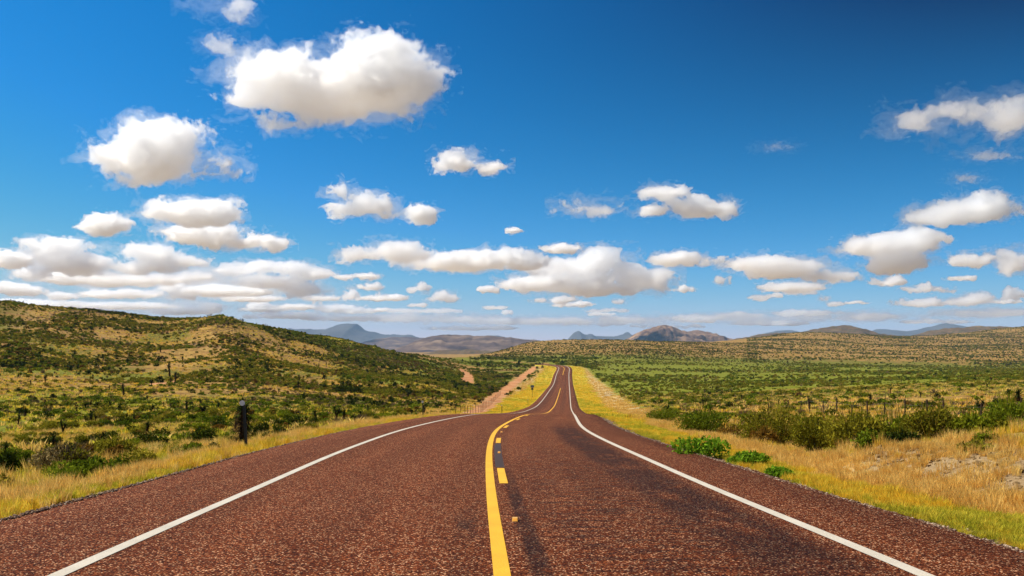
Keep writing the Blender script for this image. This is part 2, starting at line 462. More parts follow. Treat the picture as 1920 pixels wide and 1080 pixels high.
DASH0 = 13140.0 / 817
for i in range(-2, 12):
    a = DASH0 + i * 12.19
    tag(strip("yellow_centre_dash", np.linspace(a, a + 3.05, 8), OFF_D - 0.072, OFF_D + 0.072, 0.006, M['yellow_paint']), kind="structure")
for i in (0,):   # old dash painted black between two yellow ones
    a = DASH0 + 3.15 + i * 12.19
    tag(strip("blacked_out_dash", np.linspace(a + 0.1, a + 8.8, 12), OFF_D - 0.10, OFF_D + 0.085, 0.003, M['tar']), kind="structure")

# raised studs in the middle of the gaps
def make_stud():
    root = empty("road_stud", (0, 0, 0))
    bm = bmesh.new()
    r = bmesh.ops.create_cube(bm, size=1.0)
    for v in bm.verts:
        top = v.co.z > 0
        v.co = Vector((v.co.x * (0.10 if not top else 0.085), v.co.y * (0.10 if not top else 0.05), 0.0 if not top else 0.022))
    obj("body", bm_mesh("stud_body", bm, [M['stud']]), root)
    bm = bmesh.new()
    vs = [bm.verts.new(p) for p in ((-0.044, -0.0515, 0.003), (0.044, -0.0515, 0.003), (0.038, -0.029, 0.021), (-0.038, -0.029, 0.021))]
    bk = [bm.verts.new((v.co.x, v.co.y + 0.006, v.co.z)) for v in vs]
    bm.faces.new(vs); bm.faces.new(bk[::-1])
    for i in range(4): bm.faces.new((vs[i], bk[i], bk[(i + 1) % 4], vs[(i + 1) % 4]))
    obj("lens", bm_mesh("stud_lens", bm, [M['amber']]), root)
    return root

def copy_tree(o, parent=None):
    c = o.copy(); COL.objects.link(c)
    if parent is not None: c.parent = parent
    for ch in list(o.children): copy_tree(ch, c)
    return c

proto = None
_studs = [(-1, "amber road stud nearest the camera, right of the solid yellow line"),
          (0, "second amber road stud up the road, on the blacked-out dash"), (1, "third amber road stud up the road, shortly before the crest")]
for i, lab in _studs:
    y = DASH0 + 3.05 + 4.55 + i * 12.19
    if proto is None:
        proto = make_stud(); o = proto
    else:
        o = copy_tree(proto)
    o.location = (float(road_x(y)) + OFF_D + 0.02, y, float(road_z(y)) + 0.004)
    o.scale = (0.7, 1.6, 1.6)
    tag(o, lab, "road stud", "studs between the centre dashes")

# ------------------------------------------------------------------ terrain
PROF = {   # column (px) -> [(distance, row), ...]
 -700: [(6, 1180), (12, 985), (18, 925), (30, 878), (60, 825), (110, 775), (170, 735), (240, 685), (320, 620), (400, 560), (470, 525), (600, 535), (800, 600)],
 0:    [(6, 1180), (12, 985), (17, 935), (26, 890), (42, 850), (72, 808), (110, 775), (160, 745), (220, 708), (300, 652), (380, 602), (440, 570), (520, 578), (800, 630)],
 200:  [(6, 1180), (12, 985), (17, 930), (26, 880), (42, 843), (72, 804), (110, 774), (160, 748), (220, 716), (300, 668), (390, 620), (470, 589), (540, 592), (800, 640)],
 330:  [(6, 1180), (12, 985), (17, 930), (26, 875), (42, 838), (72, 802), (110, 773), (160, 749), (220, 719), (300, 675), (390, 633), (480, 603), (560, 606), (800, 640)],
 400:  [(6, 1180), (12, 985), (17, 925), (26, 868), (42, 833), (72, 798), (110, 772), (160, 749), (220, 719), (290, 676), (360, 631), (430, 592), (500, 602), (800, 650)],
 530:  [(6, 1180), (12, 985), (18, 910), (28, 850), (45, 820), (75, 793), (110, 770), (160, 750), (230, 724), (320, 685), (410, 645), (480, 620), (560, 628), (900, 660)],
 650:  [(6, 1180), (12, 985), (20, 895), (35, 838), (60, 802), (100, 776), (160, 755), (240, 731), (350, 695), (460, 661), (540, 641), (650, 650), (1000, 668)],
 800:  [(6, 1180), (12, 985), (25, 865), (50, 805), (80, 787), (110, 776), (170, 758), (250, 735), (400, 703), (550, 682), (700, 669), (850, 673), (1300, 674)],
 900:  [(6, 1180), (12, 985), (25, 865), (50, 800), (80, 786), (110, 777), (150, 766), (220, 751), (320, 735), (450, 716), (600, 699), (800, 681), (950, 673), (1300, 668)],
 1000: [(6, 1180), (12, 985), (25, 865), (50, 797), (80, 781), (130, 776), (180, 764), (260, 747), (400, 725), (600, 700), (760, 687), (900, 679), (1000, 674), (1200, 664), (1500, 650), (1750, 640), (2200, 648)],
 1100: [(6, 1180), (12, 985), (25, 865), (50, 797), (80, 785), (130, 773), (180, 762), (260, 746), (400, 724), (600, 700), (800, 686), (1000, 673), (1200, 660), (1500, 646), (1700, 638), (2200, 645)],
 1200: [(6, 1180), (12, 985), (25, 865), (45, 815), (65, 798), (100, 782), (160, 764), (260, 742), (400, 721), (600, 701), (800, 687), (1000, 674), (1200, 661), (1500, 648), (1700, 640), (2200, 645)],
 1300: [(6, 1180), (12, 985), (22, 885), (32, 848), (50, 815), (75, 793), (110, 775), (170, 756), (260, 739), (400, 719), (600, 701), (800, 689), (1000, 677), (1300, 660), (1700, 646), (1900, 642), (2400, 646)],
 1400: [(6, 1180), (12, 985), (20, 890), (30, 850), (45, 820), (65, 797), (100, 773), (160, 753), (260, 735), (400, 717), (600, 701), (800, 690), (1000, 680), (1400, 661), (1900, 643), (2300, 636), (2800, 638)],
 1500: [(6, 1180), (12, 975), (20, 885), (28, 852), (40, 822), (60, 793), (100, 767), (160, 748), (260, 730), (400, 714), (600, 700), (800, 690), (1000, 681), (1400, 664), (1900, 643), (2500, 624), (3000, 630)],
 1700: [(6, 1170), (11, 990), (16, 920), (22, 872), (32, 835), (48, 803), (80, 772), (140, 744), (250, 723), (400, 709), (600, 699), (800, 692), (1000, 686), (1500, 666), (2000, 647), (2600, 630), (3100, 632)],
 1920: [(6, 1160), (9.5, 1030), (13.5, 948), (16.5, 905), (20, 858), (26, 828), (45, 792), (80, 764), (140, 738), (250, 716), (400, 704), (700, 695), (1000, 689), (1500, 667), (2000, 645), (2600, 622), (2900, 613), (3500, 620)],
 2700: [(6, 1160), (9.5, 1030), (13.5, 948), (16.5, 900), (20, 850), (26, 820), (45, 785), (80, 758), (140, 732), (250, 712), (400, 700), (700, 690), (1000, 680), (1500, 655), (2000, 630), (2600, 600), (3000, 590), (3600, 600)],
}
_LD = np.linspace(math.log(4), math.log(80000), 420)
_PX = np.arange(-700, 2701, 20.0)
_cols = sorted(PROF)
_tab = []
for cpx in _cols:
    pr = PROF[cpx]
    dd = [p[0] for p in pr]; zz = [EYE - (p[1] - HZ) / F * p[0] for p in pr]
    last = dd[-1]
    dd += [last * 1.6, max(last * 2.2, 4500), 9000, 90000]; zz += [min(zz[-1] - 12, -22), -38, -45, -45]
    _tab.append(pchip(np.log(dd), zz, _LD))
_tab = np.array(_tab)
_T = np.array([pchip(_cols, _tab[:, j], _PX) for j in range(len(_LD))]).T     # [px, logd]
_k = np.exp(-0.5 * (np.arange(-3, 4) / 1.2) ** 2); _k /= _k.sum()
_T = np.apply_along_axis(lambda v: np.convolve(np.pad(v, 3, mode='edge'), _k, 'valid'), 0, _T)

def base_z(x, y):
    x, y = np.asarray(x, float), np.asarray(y, float)
    d = np.maximum(y, 7.0)
    u = np.clip((960 + F * x / d + 700) / 20.0, 0, len(_PX) - 1.001)
    v = np.clip((np.log(d) - _LD[0]) / (_LD[1] - _LD[0]), 0, len(_LD) - 1.001)
    i, j = u.astype(int), v.astype(int); fu, fv = u - i, v - j
    return ((_T[i, j] * (1 - fv) + _T[i, j + 1] * fv) * (1 - fu) + (_T[i + 1, j] * (1 - fv) + _T[i + 1, j + 1] * fv) * fu)

def lateral(x, y):
    return (np.asarray(x) - road_x(y)) * road_cos(y)

def beyond_edge(x, y):
    l = lateral(x, y)
    return np.where(l > 0, l - EDGE_R(y), -l - EDGE_L(y))

def ground_z(x, y):
    x, y = np.asarray(x, float), np.asarray(y, float)
    z = base_z(x, y)
    d = np.maximum(y, 5.0)
    rel = np.clip(d / 60, 0.15, 6)
    z = z + (fbm(x / 9, y / 9, octaves=4, seed=3) - 0.5) * 0.7 * np.clip(d / 40, 0.35, 1.6)
    hill = smooth(170, 300, d) * (1 - smooth(900, 1500, d)) * (x < 0.05 * d - 10)
    rdg = 1 - np.abs(2 * fbm(x / 60 + 0.2 * y / 60, y / 90, octaves=4, seed=21) - 1)
    z = z + hill * (rdg - 0.75) * 5.0 * smooth(0, 60, 0.0 - x)
    far = smooth(900, 1400, d) * (1 - smooth(3500, 5000, d))
    rdg2 = 1 - np.abs(2 * fbm(x / 220, y / 260, octaves=4, seed=31) - 1)
    z = z + far * (rdg2 - 0.80) * 8
    e = beyond_edge(x, y)
    zr = road_z(np.clip(y, -40, 900))
    on = (y < 905)
    verge = zr - 0.05 - 0.0004 * d - 0.055 * np.clip(e, 0, 5) - 0.05 * smooth(0.0, 0.35, e) + (fbm(x / 1.6, y / 1.6, octaves=3, seed=8) - 0.5) * 0.16 * smooth(0.2, 1.2, e)
    w = smooth(1.2 + 0.004 * d, 10 + 0.02 * d, e)
    bank = 0.55 * smooth(2.3, 4.4, e + (fbm(x / 1.4, y / 1.4, octaves=3, seed=55) - 0.5) * 1.2) * (lateral(x, y) > 0) * smooth(9, 12.5, y) * (1 - smooth(21, 30, y))
    zz = verge * (1 - w) + z * w + bank
    return np.where(on, zz, z)

# dirt firebreak / tracks as polylines (distance, column)
def poly(pts):
    return np.array([((p - 960) / F * d, d) for d, p in pts])
TRACKS = [
 (poly([(95, 835), (110, 860), (150, 893), (220, 918), (320, 940), (450, 965), (600, 989), (740, 1003)]), (1.5, 3.2)),
 (poly([(600, 862), (520, 880), (430, 874)]), (3.0, 3.4)),
 (poly([(212, 270), (222, 300), (235, 360), (236, 430)]), (2.6, 1.8)),
 (poly([(236, 430), (245, 560), (252, 680), (262, 760)]), (1.6, 1.6)),
 (poly([(1420, 1364), (1360, 1356)]), (2.0, 2.0)),
]
def track_mask(x, y):
    m = np.zeros_like(x)
    nz = fbm(x / 6, y / 6, octaves=3, seed=77) - 0.5
    for pl, (w0, w1) in TRACKS:
        best = np.full_like(x, 1e9); ww = np.full_like(x, w0)
        n = len(pl) - 1
        for i in range(n):
            a, b = pl[i], pl[i + 1]; ab = b - a
            tt = np.clip(((x - a[0]) * ab[0] + (y - a[1]) * ab[1]) / (ab @ ab), 0, 1)
            dd = np.hypot(x - a[0] - tt * ab[0], y - a[1] - tt * ab[1])
            k = dd < best
            best = np.where(k, dd, best); ww = np.where(k, w0 + (w1 - w0) * (i + tt) / n, ww)
        m = np.maximum(m, 1 - smooth(ww * 0.6, ww * 1.15, best + nz * ww * 0.9))
    return m

def verge_w(x, y, right):
    d = np.clip(y, 0, 900)
    wl = np.interp(d, [0, 20, 50, 80, 110, 170, 300, 700], [0.9, 1.0, 1.5, 2.6, 6.0, 9.0, 9.5, 9.0])
    wr = np.interp(d, [0, 12, 25, 50, 80, 130, 300, 700], [1.7, 1.8, 2.1, 2.6, 3.6, 5.0, 7.0, 9.0])
    return np.where(right, wr, wl)

def masks(x, y):
    e = beyond_edge(x, y); right = lateral(x, y) > 0
    nz = fbm(x / 2.2, y / 4.0, octaves=3, seed=5) - 0.5
    nz2 = fbm(x / 9, y / 14, octaves=3, seed=6) - 0.5
    near_road = (y < 860) & (y > -60)
    wv = verge_w(x, y, right)
    ee = e + nz * 1.6 + nz2 * 1.5 * np.clip(y / 80, 0, 2)
    verge = (1 - smooth(wv * 0.85, wv * 1.15, ee)) * near_road
    ws = wv + np.where(right, np.interp(y, [0, 20, 60, 130, 400, 700], [0.7, 1.5, 1.8, 4.5, 6, 2]), np.interp(y, [0, 60, 130], [0.5, 1.2, 4.0]))
    straw = (1 - smooth(ws * 0.9, ws * 1.1, ee)) * near_road * (1 - verge)
    gravel = (1 - smooth(0.35, 0.75, e + nz * 0.9)) * near_road * (1 - smooth(60, 110, y))
    rub = smooth(-0.25, 0.0, nz2 + 0.10) * right * smooth(2.5, 3.2, e) * (1 - smooth(5.5, 7.5, e)) * (1 - smooth(20, 27, y))
    rub = np.maximum(rub, smooth(-0.1, 0.1, nz2) * right * smooth(wv + 2, wv + 3, ee) * (1 - smooth(ws * 0.9, ws * 1.05, ee)) * smooth(90, 130, y) * (1 - smooth(400, 600, y)) * 0.8)
    dirt = track_mask(x, y)
    # how much green there is between the shrubs
    d = np.maximum(y, 1)
    pxx = 960 + F * x / np.maximum(d, 7)
    leftflat = (1 - smooth(150, 210, d)) * (pxx < 960)
    lush = np.where(x < 0.04 * d, 0.85 * leftflat + (0.60 + 1.3 * (fbm(x / 45, y / 60, octaves=3, seed=15) - 0.5)) * smooth(170, 260, d), 0.28 + 0.66 * smooth(90, 190, d))
    lush = np.where(d > 900, 0.4 * (1 - smooth(950, 1350, d)) + 0.42, lush)
    lush = np.clip(lush + nz2 * 0.5, 0, 1)
    return verge, straw, gravel, rub, dirt, lush

NU, NV = 760, 820
APEX = 45.0
tt = np.linspace(-1, 1, NU)
ut = 1.55 * (0.55 * tt + 0.45 * tt ** 3)
vv = np.exp(np.linspace(math.log(30.0), math.log(70000.0), NV)) - APEX + 0.0
gx = (vv[:, None] + APEX) * ut[None, :]
gy = np.repeat(vv[:, None], NU, 1)
gx = gx + 0.02 * gy * (gy > 0) * (gy < 3000)   # lean the fan a little towards the road's heading
gz = ground_z(gx.ravel(), gy.ravel())
verts = np.stack([gx.ravel(), gy.ravel(), gz], 1)
ii = (np.arange(NV - 1)[:, None] * NU + np.arange(NU - 1)[None, :]).ravel()
quads = np.stack([ii, ii + 1, ii + NU + 1, ii + NU], 1)
mk = masks(gx.ravel(), gy.ravel())

t = NT("desert_ground")
co = t.coords()
big = t.noise(0.035, 5, 0.6, co); med = t.noise(0.22, 5, 0.65, co); fin = t.noise(1.7, 6, 0.7, co); vfin = t.noise(9.0, 5, 0.75, co)
soil = t.ramp(med, [(0.28, (0.13, 0.068, 0.020)), (0.45, (0.27, 0.155, 0.036)), (0.6, (0.40, 0.245, 0.058)), (0.78, (0.48, 0.32, 0.12))])
soil = t.mix(t.math('MULTIPLY', t.step(0.50, 0.66, t.noise(0.09, 4, 0.6, co)), 0.55), soil, (0.34, 0.165, 0.05))
soil = t.mix(t.step(0.52, 0.72, big), soil, t.mix(0.5, soil, (0.32, 0.20, 0.09)))
soil = t.mix(1.0, soil, t.ramp(t.noise(0.65, 4, 0.7, co), [(0.3, (0.62, 0.58, 0.52)), (0.5, (1, 1, 1)), (0.72, (1.22, 1.2, 1.16))]), 'MULTIPLY')
soil = t.mix(1.0, soil, t.ramp(fin, [(0.25, (0.55, 0.53, 0.5)), (0.5, (1, 1, 1)), (0.75, (1.3, 1.28, 1.22))]), 'MULTIPLY')
herb = t.ramp(fin, [(0.3, (0.075, 0.066, 0.009)), (0.55, (0.165, 0.138, 0.016)), (0.75, (0.29, 0.215, 0.035))])
lush = t.attr("lush")
herb = t.mix(t.step(0.55, 0.95, lush), herb, t.ramp(fin, [(0.3, (0.085, 0.095, 0.007)), (0.55, (0.19, 0.195, 0.012)), (0.75, (0.33, 0.29, 0.028))]))
kk = t.step(0.04, 0.20, t.math('SUBTRACT', t.math('ADD', t.math('MULTIPLY', med, 0.6), t.math('MULTIPLY', fin, 0.5)), t.math('SUBTRACT', 0.92, t.math('MULTIPLY', lush, 0.85))))
c = t.mix(kk, soil, herb)
strawc = t.ramp(fin, [(0.3, (0.38, 0.25, 0.09)), (0.55, (0.52, 0.37, 0.15)), (0.75, (0.62, 0.48, 0.24))])
c = t.mix(t.attr("straw"), c, strawc)
grassc = t.ramp(t.math('ADD', t.math('MULTIPLY', med, 0.6), t.math('MULTIPLY', fin, 0.4)), [(0.34, (0.34, 0.29, 0.025)), (0.46, (0.52, 0.40, 0.036)), (0.58, (0.66, 0.46, 0.050)), (0.72, (0.68, 0.46, 0.11))])
c = t.mix(t.attr("verge"), c, grassc)
dirtc = t.ramp(med, [(0.3, (0.38, 0.15, 0.055)), (0.5, (0.50, 0.22, 0.085)), (0.7, (0.56, 0.34, 0.17))])
c = t.mix(t.attr("dirt"), c, dirtc)
rubc = t.ramp(vfin, [(0.3, (0.15, 0.10, 0.055)), (0.5, (0.30, 0.21, 0.12)), (0.7, (0.44, 0.34, 0.22))])
c = t.mix(t.math('MULTIPLY', t.attr("rubble"), 0.75), c, rubc)
gravc = t.ramp(t.noise(26.0, 4, 0.8, co), [(0.3, (0.05, 0.03, 0.02)), (0.5, (0.16, 0.095, 0.06)), (0.7, (0.36, 0.26, 0.18))])
c = t.mix(t.attr("gravel"), c, gravc)
hh = t.math('ADD', t.math('MULTIPLY', fin, 0.7), t.math('MULTIPLY', vfin, 0.3))
M['ground'] = t.bsdf(c, 0.95, 0.1, bump=hh, bump_d=0.25, bump_s=0.5)
ground = obj("ground", mesh_np("ground", verts, quads, [M['ground']], True,
             attrs=dict(zip(("verge", "straw", "gravel", "rubble", "dirt", "lush"), mk))))
tag(ground, kind="structure")

# ------------------------------------------------------------------ far hills and mountains
def rock_mat(name, stops, scale, dots=0.0, dot_scale=0.12):
    t = NT(name); co = t.coords()
    n1 = t.noise(scale, 7, 0.65, co)
    mp = t.add("ShaderNodeMapping"); mp.inputs["Scale"].default_value = (1, 1, 5); t.link(co, mp.inputs[0])
    n2 = t.noise(scale * 0.8, 5, 0.6, mp.outputs[0])
    c = t.ramp(t.math('ADD', t.math('MULTIPLY', n1, 0.65), t.math('MULTIPLY', n2, 0.35)), stops)
    if dots:
        n3 = t.noise(dot_scale, 3, 0.6, co)
        c = t.mix(t.math('MULTIPLY', t.step(0.5, 0.6, n3), dots), c, (0.055, 0.06, 0.018))
    return t.bsdf(c, 0.95, 0.1, bump=n1, bump_d=0.03 / scale, bump_s=0.5)
M['hill_brown'] = rock_mat("brown_hill", [(0.35, (0.075, 0.045, 0.022)), (0.55, (0.15, 0.092, 0.042)), (0.7, (0.24, 0.16, 0.075))], 0.02, 0.7, 0.06)
M['hill_grey'] = rock_mat("grey_hill", [(0.38, (0.055, 0.036, 0.034)), (0.5, (0.12, 0.080, 0.062)), (0.62, (0.25, 0.17, 0.11))], 0.006)
M['hill_tan'] = rock_mat("tan_mountain", [(0.38, (0.06, 0.036, 0.030)), (0.5, (0.18, 0.105, 0.062)), (0.62, (0.36, 0.23, 0.13))], 0.009)
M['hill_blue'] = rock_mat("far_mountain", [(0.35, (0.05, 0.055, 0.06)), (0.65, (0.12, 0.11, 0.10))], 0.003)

def mountain(name, d, outline, depth, mat, rough=0.22, seed=1, base=-45.0, nu=150, nv=60):
    pxs = np.array([p[0] for p in outline], float); pys = np.array([p[1] for p in outline], float)
    px = np.linspace(pxs[0], pxs[-1], nu)
    hz = EYE - (pchip(pxs, pys, px) - HZ) / F * d
    hz = hz + (fbm(px / 16.0, np.zeros_like(px) + seed, octaves=4, seed=seed + 3, gain=0.6) - 0.5) * 5.0 / F * d
    s = np.linspace(-1, 1, nv)
    H = np.maximum(hz - base, 0)[None, :]
    S = s[:, None]
    X = ((px - 960) / F * d)[None, :] + 0 * S
    span = depth
    Y = d + S * span + 0 * px[None, :]
    w = (1 - np.abs(S) ** 1.25) ** 1.15
    L = d * 60 / F
    n = 1 - np.abs(2 * fbm(X / L, Y / L * 0.7, octaves=5, seed=seed) - 1)
    n2 = fbm(X / (L * 0.25), Y / (L * 0.3), octaves=4, seed=seed + 9)
    gul = (n - 0.8) * rough * 1.6 + (n2 - 0.5) * rough * 0.35
    edge = np.clip(np.minimum(px - pxs[0], pxs[-1] - px) / 25, 0, 1)[None, :]
    Z = base - 8 + (H + 8) * np.clip(w + gul * w ** 0.5 * (1 - 0.85 * w ** 3) * edge, 0, 1.05)
    Z = np.where(np.abs(S) > 0.985, base - 10, Z)
    V = np.stack([X.ravel(), Y.ravel(), Z.ravel()], 1)
    i = (np.arange(nv - 1)[:, None] * nu + np.arange(nu - 1)[None, :]).ravel()
    Fc = np.stack([i, i + 1, i + nu + 1, i + nu], 1)
    o = obj(name, mesh_np(name, V, Fc, [mat], True))
    tag(o, kind="structure")
    return o

mountain("mountain", 14000, [(470, 650), (520, 622), (545, 616), (590, 617), (612, 616), (628, 611), (640, 607.5), (655, 606.5), (668, 608), (680, 616), (700, 623), (730, 627), (770, 628), (792, 634), (820, 650)], 2200, M['hill_blue'], 0.18, 3)
mountain("mountain", 13000, [(900, 650), (912, 634), (918, 630), (930, 629), (938, 630), (950, 636), (970, 650)], 900, M['hill_blue'], 0.15, 4)
mountain("mountain", 14500, [(1055, 650), (1068, 632), (1078, 623), (1084, 621), (1090, 624), (1098, 627), (1108, 625.5), (1116, 629), (1150, 631), (1168, 628), (1177, 622.5), (1186, 629), (1215, 640), (1240, 650)], 1300, M['hill_blue'], 0.12, 5)
mountain("mountain", 13500, [(1380, 650), (1420, 628), (1450, 621), (1475, 618), (1510, 625), (1560, 627), (1620, 622), (1660, 617), (1705, 621), (1740, 612), (1775, 607), (1810, 612), (1850, 617), (1900, 613), (1960, 620), (2060, 650)], 1900, M['hill_blue'], 0.2, 6)
mountain("hill", 9000, [(640, 662), (690, 640), (720, 633), (760, 631), (800, 633), (840, 640), (900, 662)], 1500, M['hill_grey'], 0.3, 7)
mountain("hill", 5600, [(720, 664), (760, 648), (790, 636), (812, 629), (835, 626.5), (865, 628), (890, 630.5), (920, 629.5), (950, 632), (980, 635), (1010, 639), (1060, 652), (1090, 664)], 1100, M['hill_grey'], 0.35, 8)
mountain("hill", 3600, [(740, 678), (790, 664), (840, 657), (885, 655.5), (930, 659), (980, 668), (1010, 678)], 420, M['hill_brown'], 0.2, 14, base=-40)
mountain("mountain", 6800, [(1150, 655), (1185, 632), (1205, 621), (1225, 615), (1248, 611), (1268, 615), (1290, 619), (1310, 615.5), (1322, 619), (1340, 630), (1365, 636), (1400, 641), (1450, 655)], 1000, M['hill_tan'], 0.9, 9, nu=260, nv=110)
mountain("hill", 4600, [(1330, 655), (1400, 631), (1450, 624), (1500, 621), (1530, 617), (1555, 612), (1585, 610), (1610, 614), (1640, 624), (1680, 629), (1720, 640), (1760, 655)], 700, M['hill_brown'], 0.3, 10)
mountain("hill", 4600, [(1660, 655), (1705, 632), (1740, 622), (1780, 614), (1830, 611.5), (1880, 613), (1930, 614), (2000, 618), (2100, 640), (2150, 655)], 700, M['hill_brown'], 0.3, 11)

# ------------------------------------------------------------------ plants: shapes
def leaf_cloud(name, n, size, w, h, mat, seed, lobes=12, droop=0.0, aspect=2.0, base=0.03, upward=0.0, fill=0.55):
    """A bush of n leaf quads gathered in lobes over a rounded volume; about w wide and h tall, standing on z = 0."""
    r = np.random.default_rng(seed)
    th = r.uniform(0, 2 * np.pi, lobes); q = np.sqrt(r.uniform(0.03, 1, lobes))
    cx, cy = np.cos(th) * q * w * 0.36, np.sin(th) * q * w * 0.36
    cz = h * (0.30 + 0.42 * r.uniform(0, 1, lobes) * (1.15 - q * 0.6))
    rad = w * r.uniform(0.13, 0.24, lobes)
    k = r.integers(0, lobes, n)
    v = r.normal(size=(n, 3)); v /= np.linalg.norm(v, axis=1)[:, None]
    rr = r.uniform(fill, 1.15, n) ** 0.8
    rzf = np.minimum(1.0, h / w * 1.3)
    c = np.stack([cx[k] + v[:, 0] * rad[k] * rr, cy[k] + v[:, 1] * rad[k] * rr, cz[k] + v[:, 2] * rad[k] * rr * rzf], 1)
    low = r.uniform(size=n) < 0.18     # leaves low down near the soil
    c[low, 2] *= r.uniform(0.1, 0.7, low.sum())
    c[:, 2] = np.clip(c[:, 2], base, None)
    a = r.normal(size=(n, 3)) + np.array([0, 0, upward]) * r.uniform(0.5, 1, n)[:, None] + v * 0.6
    a /= np.linalg.norm(a, axis=1)[:, None]
    b = np.cross(a, r.normal(size=(n, 3))); b /= np.linalg.norm(b, axis=1)[:, None]
    s = size * r.uniform(0.6, 1.35, n)[:, None]
    la, lb = a * s * aspect * 0.5, b * s * 0.5
    V = np.stack([c - la, c + lb * 0.9, c + la, c - lb * 0.9], 1).reshape(-1, 3)
    V[:, 2] = np.maximum(V[:, 2], 0.005)
    Fc = np.arange(4 * n).reshape(n, 4)
    return mesh_np(name, V, Fc, [mat])

def twig_cloud(name, n, w, h, mat, seed, thick=0.012):
    """Leafless brush: many thin blades fanning up and out of the root."""
    r = np.random.default_rng(seed)
    th = r.uniform(0, 2 * np.pi, n); out = r.uniform(0.05, 1, n) ** 0.7 * w * 0.5; hh = h * r.uniform(0.45, 1, n) * (1.1 - 0.5 * (out / (w * 0.5)) ** 2)
    p0 = np.stack([np.cos(th) * out * 0.25, np.sin(th) * out * 0.25, np.zeros(n)], 1)
    p2 = np.stack([np.cos(th) * out, np.sin(th) * out, hh], 1) + r.normal(size=(n, 3)) * 0.05 * w
    p2[:, 2] = np.maximum(p2[:, 2], 0.05)
    p1 = p0 * 0.4 + p2 * 0.6 + np.stack([np.zeros(n), np.zeros(n), hh * 0.1], 1)
    ph = th + r.uniform(-1.4, 1.4, n) + np.pi / 2
    sd = np.stack([np.cos(ph), np.sin(ph), np.zeros(n)], 1) * thick
    V = np.stack([p0 - sd, p0 + sd, p1 + sd * 0.8, p1 - sd * 0.8, p2 + sd * 0.25, p2 - sd * 0.25], 1).reshape(-1, 3)
    o = np.arange(n)[:, None] * 6
    Fc = np.concatenate([o + np.array([0, 1, 2, 3]), o + np.array([3, 2, 4, 5])])
    return mesh_np(name, V, Fc, [mat])

def tuft(name, n, w, h, mat, seed, thick=0.006, lean=0.5, seedheads=0):
    r = np.random.default_rng(seed)
    th = r.uniform(0, 2 * np.pi, n); q = np.sqrt(r.uniform(0, 1, n)) * w * 0.5
    p0 = np.stack([np.cos(th) * q, np.sin(th) * q, np.full(n, -0.02)], 1)
    hh = h * r.uniform(0.45, 1, n)
    dth = th + r.normal(size=n) * 0.8
    le = lean * hh * r.uniform(0.1, 1, n)
    dirs = np.stack([np.cos(dth), np.sin(dth), np.zeros(n)], 1)
    p1 = p0 + dirs * (le * 0.35)[:, None] + np.stack([0 * hh, 0 * hh, hh * 0.6], 1)
    p2 = p0 + dirs * le[:, None] + np.stack([0 * hh, 0 * hh, hh], 1)
    ph = r.uniform(0, 2 * np.pi, n)
    sd = np.stack([np.cos(ph), np.sin(ph), 0 * ph], 1) * thick
    V = np.stack([p0 - sd, p0 + sd, p1 + sd * 0.8, p1 - sd * 0.8, p2], 1).reshape(-1, 3)
    o = np.arange(n)[:, None] * 5
    Fq = o + np.array([0, 1, 2, 3]); Ft = o + np.array([3, 2, 4, 4])
    return mesh_np(name, V, np.concatenate([Fq, np.stack([Ft[:, 0], Ft[:, 1], Ft[:, 2], Ft[:, 2]], 1)])[: len(Fq)], [mat]) if False else _tri_tuft(name, V, n, mat)

def _tri_tuft(name, V, n, mat):
    o = np.arange(n)[:, None] * 5
    tri = np.concatenate([o + np.array([0, 1, 2]), o + np.array([0, 2, 3]), o + np.array([3, 2, 4])])
    return mesh_np(name, V, tri, [mat])

def stems(name, n, w, h, seed):
    r = random.Random(seed); bm = bmesh.new()
    for i in range(n):
        a = r.uniform(0, 6.283); o = r.uniform(0.1, 0.36) * w
        add_tube(bm, (math.cos(a) * 0.04, math.sin(a) * 0.04, -0.1), (math.cos(a) * o, math.sin(a) * o, h * r.uniform(0.5, 0.75)), 0.022, 0.006, 5)
    return bm_mesh(name, bm, [M['bark']])

def yucca_crown(name, seed, n=90, length=0.55, z=0.0, mat=None):
    r = np.random.default_rng(seed)
    th = r.uniform(0, 2 * np.pi, n); el = np.arcsin(r.uniform(-0.55, 1.0, n))
    dr = np.stack([np.cos(th) * np.cos(el), np.sin(th) * np.cos(el), np.sin(el)], 1)
    L = length * r.uniform(0.75, 1.1, n)
    p0 = np.array([0, 0, z]) + dr * 0.03 + np.stack([0 * th, 0 * th, r.uniform(-0.12, 0.10, n)], 1)
    p2 = p0 + dr * L[:, None] - np.stack([0 * th, 0 * th, 0.05 * L], 1)
    side = np.cross(dr, np.array([0, 0, 1.0])); side /= np.linalg.norm(side, axis=1)[:, None] + 1e-9
    sd = side * 0.022
    pm = p0 * 0.55 + p2 * 0.45
    up = np.cross(side, dr) * 0.01
    V = np.stack([p0 - sd * 0.7, p0 + sd * 0.7, pm + sd + up, pm - sd + up, p2], 1).reshape(-1, 3)
    return _tri_tuft(name, V, n, mat or M['yucca_leaf'])

